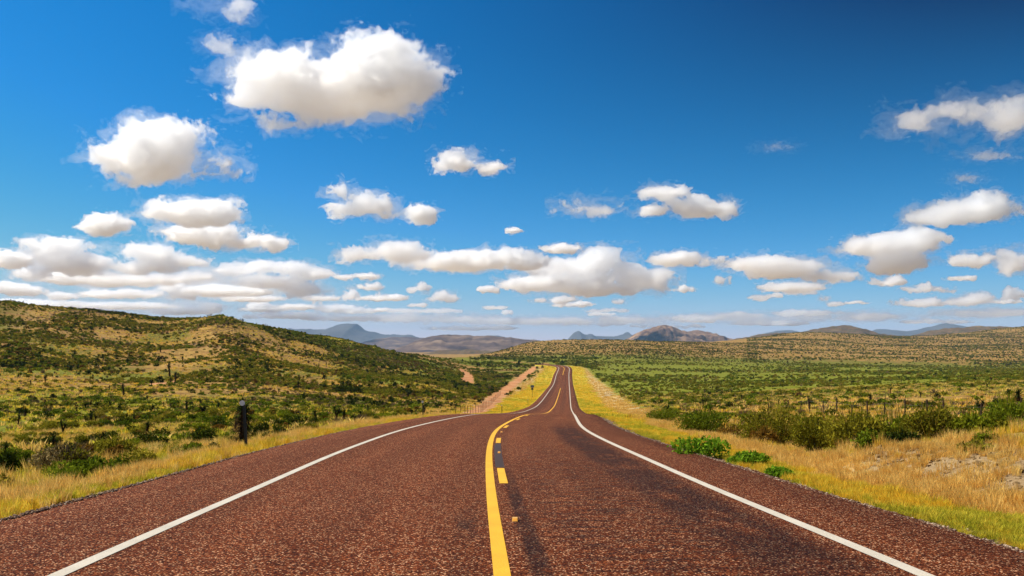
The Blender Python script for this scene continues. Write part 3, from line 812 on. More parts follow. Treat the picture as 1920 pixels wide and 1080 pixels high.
def yucca_trunk(name, seed, h, tops, skirt=140, shag=1.0):
    """Stout stem wrapped in a skirt of dead hanging leaves; tops = list of head positions."""
    r = np.random.default_rng(seed); bm = bmesh.new()
    add_tube(bm, (0, 0, -0.15), (0, 0, h * 0.6), 0.10, 0.085, 7)
    for tp in tops:
        add_tube(bm, (0, 0, h * 0.55), tp, 0.085, 0.07, 7)
    for i in range(skirt):
        u = r.uniform(0, 1); tp = tops[r.integers(0, len(tops))]
        if u < 0.55: c = np.array([0, 0, u / 0.55 * h * 0.6])
        else: c = np.array([0, 0, h * 0.6]) * (1 - (u - 0.55) / 0.45) + np.array(tp) * (u - 0.55) / 0.45
        a = r.uniform(0, 6.283); dv = np.array([math.cos(a), math.sin(a), 0.0])
        L = r.uniform(0.15, 0.33) * shag; sd = np.array([-dv[1], dv[0], 0]) * 0.018
        p0 = c + dv * 0.08; p1 = c + dv * (0.10 + L * (0.45 if shag < 1.2 else r.uniform(0.4, 0.95))) + np.array([0, 0, -L * (0.8 if shag < 1.2 else r.uniform(-0.1, 0.8))])
        p1[2] = max(p1[2], 0.0)
        bm.faces.new([bm.verts.new(p) for p in (p0 - sd, p0 + sd, p1)])
    return bm_mesh(name, bm, [M['yucca_trunk']])

# hidden library of shapes for the ground cover that nobody could count (never linked to the scene)
def library(name, meshes):
    c = bpy.data.collections.new(name)
    for k, me in enumerate(meshes):
        c.objects.link(bpy.data.objects.new("%s_%02d" % (name, k), me))
    return c

def scatter(name, lib, nlib, pts, rz, scl, idx, label, cat, tilt=None):
    n = len(pts)
    me = bpy.data.meshes.new(name)
    me.vertices.add(n); me.vertices.foreach_set("co", np.asarray(pts, np.float32).ravel())
    rot = np.zeros((n, 3), np.float32); rot[:, 2] = rz
    if tilt is not None: rot[:, 0] = tilt[0]; rot[:, 1] = tilt[1]
    a = me.attributes.new("rot", 'FLOAT_VECTOR', 'POINT'); a.data.foreach_set("vector", rot.ravel())
    scl = np.asarray(scl, np.float32)
    if scl.ndim == 1: scl = np.repeat(scl[:, None], 3, 1)
    a = me.attributes.new("scl", 'FLOAT_VECTOR', 'POINT'); a.data.foreach_set("vector", scl.ravel())
    a = me.attributes.new("idx", 'INT', 'POINT'); a.data.foreach_set("value", np.asarray(idx, np.int32))
    me.update()
    o = obj(name, me)
    ng = bpy.data.node_groups.new(name, 'GeometryNodeTree')
    ng.interface.new_socket("Geometry", in_out='INPUT', socket_type='NodeSocketGeometry')
    ng.interface.new_socket("Geometry", in_out='OUTPUT', socket_type='NodeSocketGeometry')
    N, L = ng.nodes, ng.links
    gi, go = N.new("NodeGroupInput"), N.new("NodeGroupOutput")
    ci = N.new("GeometryNodeCollectionInfo"); ci.inputs["Collection"].default_value = lib
    ci.inputs["Separate Children"].default_value = True; ci.inputs["Reset Children"].default_value = True
    iop = N.new("GeometryNodeInstanceOnPoints"); iop.inputs["Pick Instance"].default_value = True
    def na(nm, ty):
        x = N.new("GeometryNodeInputNamedAttribute"); x.data_type = ty; x.inputs["Name"].default_value = nm
        return [s for s in x.outputs if s.enabled][0]
    e2r = N.new("FunctionNodeEulerToRotation")
    L.new(na("rot", 'FLOAT_VECTOR'), e2r.inputs[0])
    L.new(gi.outputs[0], iop.inputs["Points"]); L.new(ci.outputs[0], iop.inputs["Instance"])
    L.new(na("idx", 'INT'), iop.inputs["Instance Index"])
    L.new(e2r.outputs[0], iop.inputs["Rotation"]); L.new(na("scl", 'FLOAT_VECTOR'), iop.inputs["Scale"])
    L.new(iop.outputs[0], go.inputs[0])
    md = o.modifiers.new("scatter", 'NODES'); md.node_group = ng
    tag(o, label, cat, kind="stuff")
    return o

# species: (material, width, height) -> shapes at two levels of detail
SPEC = [('olive', 1.5, 1.0), ('green', 1.3, 0.85), ('dark', 1.3, 1.0), ('grey', 1.3, 0.7), ('rust', 1.0, 0.7), ('olive', 1.1, 0.55), ('green', 1.7, 0.7)]
MID, LOW = [], []
for k, (m, w, h) in enumerate(SPEC):
    for v in range(2):
        if m == 'grey':
            MID.append(twig_cloud("grey_brush", 420, w, h, M[m], 40 + k * 7 + v, 0.010))
            LOW.append(twig_cloud("grey_brush_low", 70, w, h, M[m], 60 + k * 7 + v, 0.028))
        else:
            MID.append(leaf_cloud("bush", 900, 0.075, w, h, M[m], 40 + k * 7 + v, lobes=13, upward=0.7))
            LOW.append(leaf_cloud("bush_low", 110, 0.20, w, h, M[m], 60 + k * 7 + v, lobes=8, upward=0.5, aspect=1.5))
NSP = len(SPEC)

# ------------------------------------------------------------------ plants: where
def visible(x, y, top):
    """Whether a plant top at (x, y, z) is clear of the ground between it and the lens."""
    ok = np.ones(len(x), bool)
    for f in np.linspace(0.10, 0.96, 24):
        gzv = base_z(x * f, y * f)
        ok &= gzv < EYE + (top - EYE) * f + 0.05
    return ok

def sample(n, d0, d1, p0, p1, seed):
    r = np.random.default_rng(seed)
    d = np.sqrt(r.uniform(d0 ** 2, d1 ** 2, n)); px = r.uniform(p0, p1, n)
    return (px - 960) / F * d, d, r

def clear_of_road(x, y, right_gap=None):
    e = beyond_edge(x, y); right = lateral(x, y) > 0
    wv = verge_w(x, y, right)
    gap = np.where(right, wv + np.interp(y, [0, 25, 60, 130, 400, 800], [2.6, 2.0, 2.0, 5.0, 7.0, 2.0]), wv + 0.8)
    return (e > gap) | (y > 870)

sx, sy, ssp, ssc = [], [], [], []
def region(area_density, d0, d1, p0, p1, seed, probs, smin, smax, clump=0.5, cell=14.0, keep=None):
    area = (p1 - p0) / F * (d1 ** 2 - d0 ** 2) / 2
    n = int(area * area_density)
    x, y, r = sample(n, d0, d1, p0, p1, seed)
    cl = fbm(x / cell, y / cell, octaves=3, seed=seed + 50)
    k = r.uniform(size=n) < np.clip((cl - 0.5) * 5 * clump + 0.62, 0.06, 1)
    k &= clear_of_road(x, y) & (track_mask(x, y) < 0.3)
    if keep is not None: k &= keep(x, y)
    x, y = x[k], y[k]; n = len(x)
    # species drift from place to place
    pr = np.array(probs, float); pr /= pr.sum()
    drift = np.stack([fbm(x / 25 + 31 * i, y / 40, octaves=2, seed=90 + i) for i in range(NSP)], 1)
    wgt = pr[None, :] * np.exp((drift - 0.5) * 7)
    wgt /= wgt.sum(1, keepdims=True)
    u = r.uniform(size=(n, 1))
    sp = np.clip((u > np.cumsum(wgt, 1)).sum(1), 0, NSP - 1)
    sc = smin + (smax - smin) * r.uniform(size=n) ** 1.8
    sx.append(x); sy.append(y); ssp.append(sp); ssc.append(sc)

#            olive green dark grey rust low-olive low-green
region(0.75, 13, 60, -120, 960, 1, (3, 1.8, 0.7, 2.4, 1.2, 4, 2.4), 0.25, 0.80, 0.35, 6)
region(0.60, 60, 215, -120, 960, 2, (3, 2.2, 1.0, 2.4, 0.6, 4, 3), 0.35, 1.05, 0.45, 14)
region(0.95, 215, 560, -140, 960, 3, (3.2, 2.2, 1.3, 1.2, 0.8, 5, 3), 0.30, 1.45, 0.85, 34)
region(0.095, 215, 800, 640, 1010, 4, (3, 4, 3.2, 0.4, 0.3, 3, 3), 0.7, 1.8, 0.8, 26)
region(0.50, 14, 60, 1020, 2060, 5, (3, 1.5, 0.5, 3.0, 0.8, 4, 1.5), 0.25, 0.75, 0.4, 8)
region(0.46, 60, 140, 1060, 2060, 6, (3, 2, 0.8, 2.6, 0.6, 5, 2.5), 0.35, 1.0, 0.6, 14)
region(0.21, 140, 420, 1040, 2080, 7, (5, 3, 0.25, 1.0, 0.3, 7, 5.0), 0.45, 1.25, 0.75, 42)
region(0.064, 420, 1000, 1040, 2080, 8, (5, 3, 0.25, 0.6, 0.2, 7, 4), 0.7, 1.9, 0.65, 75)
region(0.03, 700, 1050, 880, 1120, 9, (2, 5, 4, 0.1, 0.1, 2, 3), 1.4, 3.2, 0.35, 40)
region(0.05, 1000, 1900, 900, 1420, 10, (3, 1.5, 3, 0.6, 1.2, 3, 1), 1.0, 2.1, 0.2, 60)
region(0.034, 1000, 2950, 1400, 2080, 11, (3, 2.2, 2.2, 0.3, 0.8, 3, 1), 1.2, 2.8, 0.5, 120)
sx, sy, ssp, ssc = map(np.concatenate, (sx, sy, ssp, ssc))
sz = ground_z(sx, sy)
hts = np.array([s[2] for s in SPEC])[ssp] * ssc
wds = np.array([s[1] for s in SPEC])[ssp] * ssc
vis = visible(sx, sy, sz + hts)
sx, sy, sz, ssp, ssc, hts, wds = (a[vis] for a in (sx, sy, sz, ssp, ssc, hts, wds))
spx = 960 + F * sx / sy
inside = (spx > 5) & (spx < 1915) & (HZ + (EYE - sz) * F / sy < 1075)
size_px = np.where(inside, np.sqrt(hts * wds) * F / sy, 0)
order = np.argsort(-size_px)
N_IND = 240
ind, rest = order[:N_IND], order[N_IND:]
print("shrubs", len(sx), "smallest individual px", size_px[ind[-1]])

LOOK = {0: "olive rounded shrub", 1: "green leafy shrub", 2: "dark green dense shrub", 3: "grey-brown leafless brush", 4: "rusty brown shrub", 5: "low olive shrub", 6: "low spreading green shrub"}
def place_words(x, y):
    if x < road_x(y):
        if y < 24: return "at the near left beside the golden roadside grass"
        if y < 40: return "on the left flat just past the roadside grass"
        if y < 70: return "on the left flat at the height of the white-topped post"
        return "far out on the left flat below the hill"
    if y < 26: return "among the pale rubble at the near right"
    if y < 45: return "in the thicket between right verge and wire fence"
    if y < 75: return "around the right wire fence"
    return "out on the right plain behind the fence"
def size_words(s, h):
    return "small" if h < 0.45 else ("knee-high" if h < 0.75 else "waist-high")
rr = np.random.default_rng(5)
for i in ind:
    sp = int(ssp[i]); me = MID[sp * 2 + int(rr.integers(0, 2))]
    o = obj("shrub", me, None, (sx[i], sy[i], sz[i] - 0.03))
    o.rotation_euler = (0, 0, rr.uniform(0, 6.28)); s = float(ssc[i])
    o.scale = (s * rr.uniform(0.9, 1.15), s * rr.uniform(0.9, 1.15), s * rr.uniform(0.85, 1.2))
    lab = size_words(s, hts[i]) + " " + LOOK[sp] + " " + place_words(sx[i], sy[i])
    tag(o, lab, "shrub", lab.split(" ", 1)[1].replace("shrub", "shrubs", 1))

lib_mid, lib_low = library("bush_shape", MID), library("low_bush_shape", LOW)
for lib, msk, nm, lab in ((lib_mid, sy[rest] < 70, "undergrowth", "mixed low desert scrub filling the gaps near the road"),
                          (lib_low, sy[rest] >= 70, "scrubland_vegetation", "olive and dark green desert scrub covering the plain and hills")):
    q = rest[msk]; n = len(q)
    sc = np.stack([ssc[q] * rr.uniform(0.85, 1.2, n), ssc[q] * rr.uniform(0.85, 1.2, n), ssc[q] * rr.uniform(0.8, 1.25, n)], 1)
    scatter(nm, lib, 2 * NSP, np.stack([sx[q], sy[q], sz[q] - 0.03], 1), rr.uniform(0, 6.28, n), sc, ssp[q] * 2 + rr.integers(0, 2, n), lab, "scrub")

# grass: golden verge, tan straw strip, short tufts between the shrubs
TUFT = [tuft("gold_tuft", 60, 0.30, 0.34, M['gold'], 1, 0.006), tuft("gold_tuft", 50, 0.35, 0.26, M['gold'], 2, 0.006, 0.8),
        tuft("lime_tuft", 60, 0.30, 0.26, M['lime'], 3, 0.007, 0.7), tuft("straw_tuft", 60, 0.32, 0.42, M['straw'], 4, 0.005, 0.45),
        tuft("straw_tuft", 50, 0.30, 0.30, M['straw'], 5, 0.006, 0.7)]
FTUFT = [tuft("far_gold_tuft", 45, 1.1, 0.32, M['gold'], 11, 0.022), tuft("far_lime_tuft", 45, 1.1, 0.25, M['lime'], 12, 0.024, 0.7), tuft("far_straw_tuft", 45, 1.0, 0.36, M['straw'], 13, 0.02)]
lib_t, lib_ft = library("tuft_shape", TUFT), library("wide_tuft_shape", FTUFT)
def band_points(n, y0, y1, side, e0, e1, seed):
    r = np.random.default_rng(seed)
    y = np.exp(r.uniform(math.log(y0), math.log(y1), n)) if y0 > 0 else r.uniform(y0, y1, n)
    e = r.uniform(e0, e1, n)
    l = np.where(side > 0, EDGE_R(y) + e, -(EDGE_L(y) + e))
    return road_x(y) + l / road_cos(y), y, e, r
pts, rots, scs, ids = [], [], [], []
for side, n, y0, y1, e1 in ((1, 30000, 6, 75, 9.0), (-1, 26000, 7, 95, 6.0)):
    x, y, e, r = band_points(n, y0, y1, side, 0.12, e1, 300 + side)
    v, s_, g_, rub, dirt, lu = masks(x, y)
    u = r.uniform(size=n)
    k = (u < v * 0.97 * smooth(0.2, 0.75, e + (fbm(x / 0.8, y / 1.2, octaves=2, seed=61) - 0.5) * 0.9) + s_ * 0.85 + 0.03 + rub * 0.42 * smooth(0.42, 0.58, fbm(x / 0.9, y / 0.9, octaves=2, seed=63)))
    x, y, e, v, s_, rub = x[k], y[k], e[k], v[k], s_[k], rub[k]; n = len(x)
    g = fbm(x / 1.5, y / 3.0, octaves=3, seed=66)
    u = r.uniform(size=n)
    lime = (u < np.clip((g - 0.47) * 5 + (0.52 if side > 0 else 0.10) * (1 - smooth(2.0, 3.6, e)) , 0, 0.85))
    idx = np.where(u > 0.72, 1, 0)
    idx = np.where(lime, 2, idx)
    isst = r.uniform(size=n) < np.where(side > 0, s_ * 1.1 + rub, 0.16 + s_ * 0.7)
    idx = np.where(isst, 3 + r.integers(0, 2, n), idx)
    sc = r.uniform(0.55, 1.25, n) * np.where(isst, np.where(side > 0, 0.60, 0.72), np.where(side > 0, 0.50, 0.72)) * (0.55 + 0.9 * fbm(x / 1.1, y / 1.1, octaves=2, seed=67)) * smooth(-0.3, 0.7, e)
    pts.append(np.stack([x, y, ground_z(x, y)], 1)); rots.append(r.uniform(0, 6.28, n)); scs.append(sc); ids.append(idx)
# sparse straw between the nearer shrubs
for p0, p1, n in ((-100, 900, 9000), (1150, 2040, 9000)):
    x, y, r = sample(n, 15, 75, p0, p1, 411 + n + p0)
    k = (beyond_edge(x, y) > 2.5) & (fbm(x / 4, y / 4, octaves=3, seed=68) > 0.47)
    x, y = x[k], y[k]; n = len(x)
    pts.append(np.stack([x, y, ground_z(x, y)], 1)); rots.append(r.uniform(0, 6.28, n)); scs.append(r.uniform(0.5, 1.2, n)); ids.append(r.choice([0, 1, 3, 4, 4, 3, 2], n))
scatter("grass", lib_t, 5, np.concatenate(pts), np.concatenate(rots), np.concatenate(scs), np.concatenate(ids), "golden and green roadside grass with tan straw", "grass")
pts, rots, scs, ids = [], [], [], []
for side, n, y0, y1, e1 in ((1, 14000, 70, 760, 22.0), (-1, 14000, 90, 760, 20.0)):
    x, y, e, r = band_points(n, y0, y1, side, 0.5, e1, 320 + side)
    v, s_, g_, rub, dirt, lu = masks(x, y)
    u = r.uniform(size=n)
    k = (u < v * 0.9 + s_ * 0.5 * (rub < 0.5)) & (dirt < 0.3)
    x, y, e, v, s_ = x[k], y[k], e[k], v[k], s_[k]; n = len(x)
    g = fbm(x / 6, y / 20, octaves=3, seed=69)
    u = r.uniform(size=n)
    idx = np.where(u < np.clip((g - 0.5) * 4 + 0.25 + 0.4 * (1 - smooth(0, 3.0, e)), 0, 0.9), 1, 0)
    idx = np.where(r.uniform(size=n) < s_ * 1.1, 2, idx)
    pts.append(np.stack([x, y, ground_z(x, y)], 1)); rots.append(r.uniform(0, 6.28, n)); scs.append(r.uniform(0.6, 1.3, n)); ids.append(idx)
scatter("distant_grass", lib_ft, 3, np.concatenate(pts), np.concatenate(rots), np.concatenate(scs), np.concatenate(ids), "yellow verge grass along the road beyond the crest", "grass")

BUNCH = [tuft("bunch_grass", 22, 0.5, 0.34, M['straw'], 21, 0.028, 0.7), tuft("bunch_grass", 22, 0.55, 0.28, M['gold'], 22, 0.03, 0.8), tuft("bunch_grass", 22, 0.6, 0.26, M['lime'], 23, 0.032, 0.9), tuft("bunch_grass", 20, 0.5, 0.3, M['grey'], 24, 0.025, 0.8)]
lib_b = library("bunch_shape", BUNCH)
pts, rots, scs, ids = [], [], [], []
for p0, p1, d0, d1, n, pr in ((-120, 900, 40, 200, 14000, (2, 2, 5, 3)), (-140, 900, 200, 540, 42000, (5, 4, 3, 2)), (1080, 2080, 40, 260, 26000, (4, 1, 3, 3))):
    x, y, r = sample(n, d0, d1, p0, p1, 611 + n)
    k = clear_of_road(x, y) & (track_mask(x, y) < 0.3) & (fbm(x / 12, y / 18, octaves=3, seed=72) + r.uniform(-0.15, 0.15, n) > 0.44)
    x, y = x[k], y[k]; n = len(x)
    z = ground_z(x, y); k = visible(x, y, z + 0.4); x, y, z = x[k], y[k], z[k]; n = len(x)
    pr = np.array(pr, float) / sum(pr)
    pts.append(np.stack([x, y, z - 0.02], 1)); rots.append(r.uniform(0, 6.28, n)); scs.append(r.uniform(0.7, 1.7, n)); ids.append(r.choice(4, n, p=pr))
scatter("bunch_grass", lib_b, 4, np.concatenate(pts), np.concatenate(rots), np.concatenate(scs), np.concatenate(ids), "straw bunch grass between the scrub on the hill and flats", "grass")

# loose stones: gravel along the asphalt and limestone rubble on the right bank
def stone(name, mat, seed, flat=0.65):
    r = random.Random(seed); bm = bmesh.new()
    bmesh.ops.create_icosphere(bm, subdivisions=2, radius=0.5)
    for v in bm.verts:
        v.co *= 0.75 + 0.5 * r.random() if False else 1
    for k in range(13):     # chip flat facets off a ball
        nrm = Vector((r.gauss(0, 1), r.gauss(0, 1), r.gauss(0, 1))).normalized(); o = r.uniform(0.2, 0.4)
        for v in bm.verts:
            dd = v.co.dot(nrm) - o
            if dd > 0: v.co -= nrm * dd
    for v in bm.verts: v.co.z *= flat
    return bm_mesh(name, bm, [mat])
lib_g = library("pebble_shape", [stone("pebble", M['gravel'], i) for i in range(3)])
lib_r = library("rubble_shape", [stone("rubble", M['rock'], 20 + i) for i in range(4)])
pts, rots, scs = [], [], []
for side in (1, -1):
    x, y, e, r = band_points(22000, 6, 55, side, -0.10, 1.0, 500 + side)
    k = r.uniform(size=len(x)) < 1 - smooth(0.15, 1.0, e)
    x, y = x[k], y[k]
    zz = np.where(beyond_edge(x, y) < 0.02, road_z(y), ground_z(x, y))
    pts.append(np.stack([x, y, zz], 1)); rots.append(r.uniform(0, 6.28, len(x))); scs.append(r.uniform(0.012, 0.062, len(x)))
P_ = np.concatenate(pts)
scatter("gravel", lib_g, 3, P_, np.concatenate(rots), np.concatenate(scs), rng.integers(0, 3, len(P_)), "grey and brown gravel along the asphalt edge", "gravel")
x, y, r = sample(26000, 10, 34, 1500, 2080, 515)
m_ = masks(x, y)[3]; k = r.uniform(size=len(x)) < m_ * (0.30 + 0.6 * smooth(0.45, 0.6, fbm(x / 1.2, y / 1.2, octaves=2, seed=516)))
x2, y2, e2, r2 = band_points(9000, 80, 420, 1, 4, 20, 517)
k2 = r2.uniform(size=len(x2)) < masks(x2, y2)[3] * 0.5
xx, yy = np.concatenate([x[k], x2[k2]]), np.concatenate([y[k], y2[k2]])
ss = np.concatenate([r.uniform(0.0, 1, k.sum()) ** 3.0 * 0.19 + 0.03, r2.uniform(0.15, 0.6, k2.sum())])
scatter("rubble", lib_r, 4, np.stack([xx, yy, ground_z(xx, yy)], 1), r.uniform(0, 6.28, len(xx)), ss[:, None] * r.uniform(0.6, 1.35, (len(xx), 3)), r.integers(0, 4, len(xx)), "pale limestone rubble on the cut bank", "rubble",
        tilt=(r.uniform(-0.5, 0.5, len(xx)), r.uniform(-0.5, 0.5, len(xx))))

x, y, r = sample(26000, 250, 500, -20, 640, 519)
k = (fbm(x / 22, y / 30, octaves=3, seed=74) > 0.585) & (ground_z(x, y) > EYE - 1)
x, y = x[k], y[k]; z = ground_z(x, y); k = visible(x, y, z + 0.5); x, y, z = x[k], y[k], z[k]; n = len(x)
scatter("loose_rock", lib_r, 4, np.stack([x, y, z], 1), r.uniform(0, 6.28, n), r.uniform(0.25, 1.0, n) ** 1.6 * 1.5, r.integers(0, 4, n), "pale rock outcrops scattered over the upper left hill", "rocks")

# ------------------------------------------------------------------ named bushes and weeds
def big_bush(px, py_base, d, wpx, hpx, mat, label, seed, n=3200, size=0.055, cat="bush", lobes=16, nm="bush"):
    w, h = wpx / F * d, hpx / F * d * (0.92 if 20 < d < 40 else 1.0)
    x = (px - 960) / F * d
    z = float(ground_z(np.array([x]), np.array([d]))[0])
    me = leaf_cloud(nm + "_foliage", n, size, w, h / 0.95, M[mat], seed, lobes=lobes, upward=0.9)
    o = obj(nm, me, None, (x, d, z - 0.04))
    obj("stem", stems(nm + "_stem", 9, w, h, seed), o)
    if d < 100:      # wands of small leaves that stick out of the crown
        obj("twig", twig_cloud(nm + "_twig", 260, w * 1.12, h * 1.12, M['bark' if mat == 'grey' else mat], seed + 50, 0.011), o)
    tag(o, label, cat)
    return o
big_bush(1318, 800, 44, 110, 56, 'green', "wide fresh-green bush at the edge of the right verge, before the thicket", 201)
big_bush(1452, 812, 35, 130, 100, 'olive', "tallest olive bush, left end of the thicket behind the right verge", 202, 4200)
big_bush(1432, 820, 33.5, 56, 48, 'rust', "rust-brown bush at the left end of the thicket", 203, 1600)
big_bush(1528, 835, 30, 110, 88, 'olive', "dark olive bush second from the left in the thicket", 204, 3600)
big_bush(1604, 845, 27.5, 130, 92, 'olive', "broad olive bush in the middle of the thicket below the fence posts", 205, 4200)
big_bush(1676, 845, 27.5, 115, 86, 'green', "yellow-green feathery bush right of the thicket's middle", 206, 3200)
big_bush(1748, 850, 25.5, 125, 90, 'olive', "olive bush below the leaning fence post", 207, 3600)
big_bush(1818, 850, 25, 90, 66, 'green', "short green bush at the right end of the thicket above the rubble", 208, 2400)
big_bush(1894, 838, 28, 100, 96, 'green', "tall dark green bush at the right edge of the photo", 209, 3600, nm="tree_bush")
big_bush(1690, 862, 23.5, 62, 42, 'dark', "small dark bush at the foot of the thicket above the rubble", 210, 1500)
big_bush(1368, 800, 40, 50, 30, 'rust', "small brown bush between the fresh-green bush and the thicket", 211, 900)
big_bush(1240, 790, 60, 70, 34, 'green', "green bush past the right verge, left of the fresh-green bush", 212, 1500)
big_bush(640, 731, 215, 42, 18, 'dark', "dark bush at the foot of the left hill, left of a pair", 213, 700, 0.22)
big_bush(662, 732, 214, 40, 19, 'dark', "dark bush at the foot of the left hill, right of its twin", 214, 700, 0.22)
big_bush(760, 730, 225, 34, 15, 'dark', "lone dark bush below the left hill toward the road", 215, 600, 0.22)
big_bush(122, 895, 23, 120, 62, 'grey', "grey-brown dry brush by the near left roadside grass", 216, 2200, 0.04)
big_bush(215, 880, 26, 80, 55, 'olive', "olive wispy bush beside the golden grass on the near left", 217, 1800, 0.05)

def weed(px, py, d, wpx, hpx, label, seed):
    w, h = wpx / F * d, hpx / F * d
    x = (px - 960) / F * d
    z = float(ground_z(np.array([x]), np.array([d]))[0])
    o = obj("weed", leaf_cloud("weed_foliage", 1300, 0.062, w, h, M['weed'], seed, lobes=14, aspect=1.5, upward=0.2), None, (x, d, z - 0.02))
    obj("stem", stems("weed_stem", 7, w, h, seed), o)
    tag(o, label, "weed", "bright green weeds on the right road edge")
weed(1314, 858, 23.6, 128, 44, "largest bright green leafy weed on the right road edge", 301)
weed(1402, 866, 22.0, 84, 30, "middle-sized bright green weed between the large and the small one", 302)
weed(1464, 893, 18.6, 66, 25, "smallest bright green weed, nearest the camera on the right edge", 303)

# ------------------------------------------------------------------ yuccas
YV = []
for v in range(5):
    h = [1.0, 1.25, 1.5, 0.8, 1.35][v]
    tops = [[(0, 0, h)], [(0.1, 0, h)], [(-0.16, 0.05, h), (0.22, -0.1, h * 0.86)], [(0, 0, h)], [(0.25, 0.1, h), (-0.2, 0, h * 0.95), (0, -0.1, h * 0.75)]][v]
    tr = yucca_trunk("yucca_trunk", 700 + v, h, tops)
    parts = [yucca_crown("yucca_crown", 720 + v * 5 + k, 100, 0.5) for k in range(len(tops))]
    YV.append((tr, [(pm, tp) for pm, tp in zip(parts, tops)], h + 0.35))
_t = [(-0.12, 0.03, 1.15), (0.13, -0.05, 1.02)]
YV.append((yucca_trunk("yucca_trunk", 790, 1.15, _t, 620, 1.55), [(yucca_crown("yucca_crown", 795, 90, 0.36), _t[0]), (yucca_crown("yucca_crown", 796, 80, 0.34), _t[1])], 1.45))
def yucca(x, y, height, v, label, group, rz=0.0):
    z = float(ground_z(np.array([x]), np.array([y]))[0])
    root = empty("yucca", (x, y, z), rz)
    tr, crowns, h = YV[v]
    s = height / h; root.scale = (s, s, s)
    obj("trunk", tr, root)
    for pm, tp in crowns:
        obj("crown", pm, root, tp)
    tag(root, label, "yucca", group)
    return root
YN = [  # (px, distance, height px, variant, label)
 (456, 30, 92, 5, "tall shaggy yucca right behind the white-topped post"),
 (275, 47, 36, 1, "dark yucca above the golden grass left of the white-topped post"),
 (193, 36, 42, 0, "shaggy yucca beside the wispy bush on the near left"),
 (118, 58, 32, 2, "two-headed dark yucca on the left flat above the dry brush"),
 (12, 38, 30, 3, "squat dark yucca at the left edge of the photo"),
 (100, 42, 30, 3, "squat yucca below the two-headed one on the left flat"),
 (350, 110, 24, 0, "dark yucca on the brown brush band left of the white-topped post"),
 (380, 88, 24, 4, "branched dark yucca a little left of the white-topped post"),
 (441, 52, 36, 1, "slim yucca just left of the white-topped post"),
 (252, 84, 20, 1, "dark yucca in the middle of the left flat"),
 (160, 86, 16, 0, "small yucca on the left flat, left of the middle one"),
 (631, 62, 36, 2, "forked dark yucca near the roadside grass, midway along the left verge"),
 (592, 56, 32, 1, "thin leaning yucca by the left roadside grass"),
 (645, 66, 26, 0, "dark yucca touching the forked one on the left verge"),
 (574, 58, 22, 3, "squat yucca left of the thin leaning one"),
 (676, 82, 18, 0, "small dark yucca right of the forked one"),
 (318, 240, 26, 1, "tall lone yucca standing on the straw slope of the left hill"),
 (329, 225, 20, 0, "yucca just below the tall lone one on the left hill"),
 (232, 165, 24, 1, "yucca at the foot of the left hill above the flat"),
 (1913, 56, 52, 1, "tall dark yucca at the right edge behind the fence"),
 (1838, 60, 36, 4, "branched yucca behind the right end of the wire fence"),
 (1318, 150, 14, 3, "dark squat yucca on the right plain left of the fence"),
 (1632, 118, 18, 3, "dark yucca on the right plain above the fence posts"),
 (1460, 125, 12, 0, "small dark yucca on the right plain above the thicket"),
]
for px, d, hp, v, lab in YN:
    yucca((px - 960) / F * d, d, hp / F * d, v, lab, "yuccas on the scrubland", random.uniform(0, 6.28))
# many more, hardly told apart, on the left flat, hill and ridge and the right plain
def yucca_field(n, d0, d1, p0, p1, seed, label, group, hmin, hmax):
    x, y, r = sample(n * 4, d0, d1, p0, p1, seed)
    h = r.uniform(hmin, hmax, len(x))
    k = clear_of_road(x, y) & (track_mask(x, y) < 0.2)
    x, y, h = x[k], y[k], h[k]
    k = visible(x, y, ground_z(x, y) + h)
    for i in np.flatnonzero(k)[:n]:
        yucca(float(x[i]), float(y[i]), float(h[i]), int(r.integers(0, 5)), label, group, r.uniform(0, 6.28))
yucca_field(40, 60, 200, 10, 840, 801, "small dark yucca among the scrub of the left flat", "yuccas of the left flat", 0.6, 1.15)
yucca_field(60, 200, 430, 5, 800, 802, "tiny dark yucca dotting the straw slope of the left hill", "yuccas on the left hill", 1.0, 1.9)
yucca_field(60, 80, 420, 1250, 1915, 803, "tiny dark yucca out on the green right plain", "yuccas of the right plain", 0.7, 1.3)
# a row on the skyline of the left hill
r = np.random.default_rng(88)
for i in range(46):
    px = r.uniform(5, 640)
    dd = np.linspace(250, 640, 160)
    gzv = ground_z((px - 960) / F * dd, dd)
    j = int(np.argmax((gzv - EYE) / dd))
    d = float(dd[j]) - 4
    yucca((px - 960) / F * d, d, r.uniform(0.8, 1.7), int(r.integers(0, 5)), "tiny yucca standing on the skyline of the left hill", "yuccas on the skyline", r.uniform(0, 6.28))

# ------------------------------------------------------------------ posts, sign, fences
def ground_at(x, y): return float(ground_z(np.array([x]), np.array([y]))[0])

def delineator(px, d, h, label, lean=0.0):
    x = (px - 960) / F * d
    root = empty("delineator_post", (x, d, ground_at(x, d)))
    bm = bmesh.new()
    add_box(bm, (0, 0, h / 2 - 0.1), (0.055, 0.018, h + 0.2))       # web of the steel channel
    add_box(bm, (-0.031, 0.014, h / 2 - 0.1), (0.012, 0.046, h + 0.19)); add_box(bm, (0.031, 0.014, h / 2 - 0.1), (0.012, 0.046, h + 0.19))
    for k in range(6): add_tube(bm, (0, -0.011, h * (0.25 + 0.1 * k)), (0, -0.0095, h * (0.25 + 0.1 * k)), 0.006, seg=6)
    obj("post", bm_mesh("delineator_channel", bm, [M['steel']]), root)
    bm = bmesh.new()
    add_tube(bm, (-0.03, -0.010, h + 0.02), (-0.03, -0.026, h + 0.02), 0.075, seg=20)
    rf = obj("reflector", bm_mesh("delineator_reflector", bm, [M['reflector']]), root)
    root.rotation_euler = (0, lean, 0)
    tag(root, label, "marker post", "reflector posts along the left road edge")
delineator(462, 27.0, 1.36, "near dark steel post with round white reflector, in front of the shaggy yucca", R(-3.5))
delineator(793, 66.0, 1.15, "second reflector post, where the left edge line meets the crest")
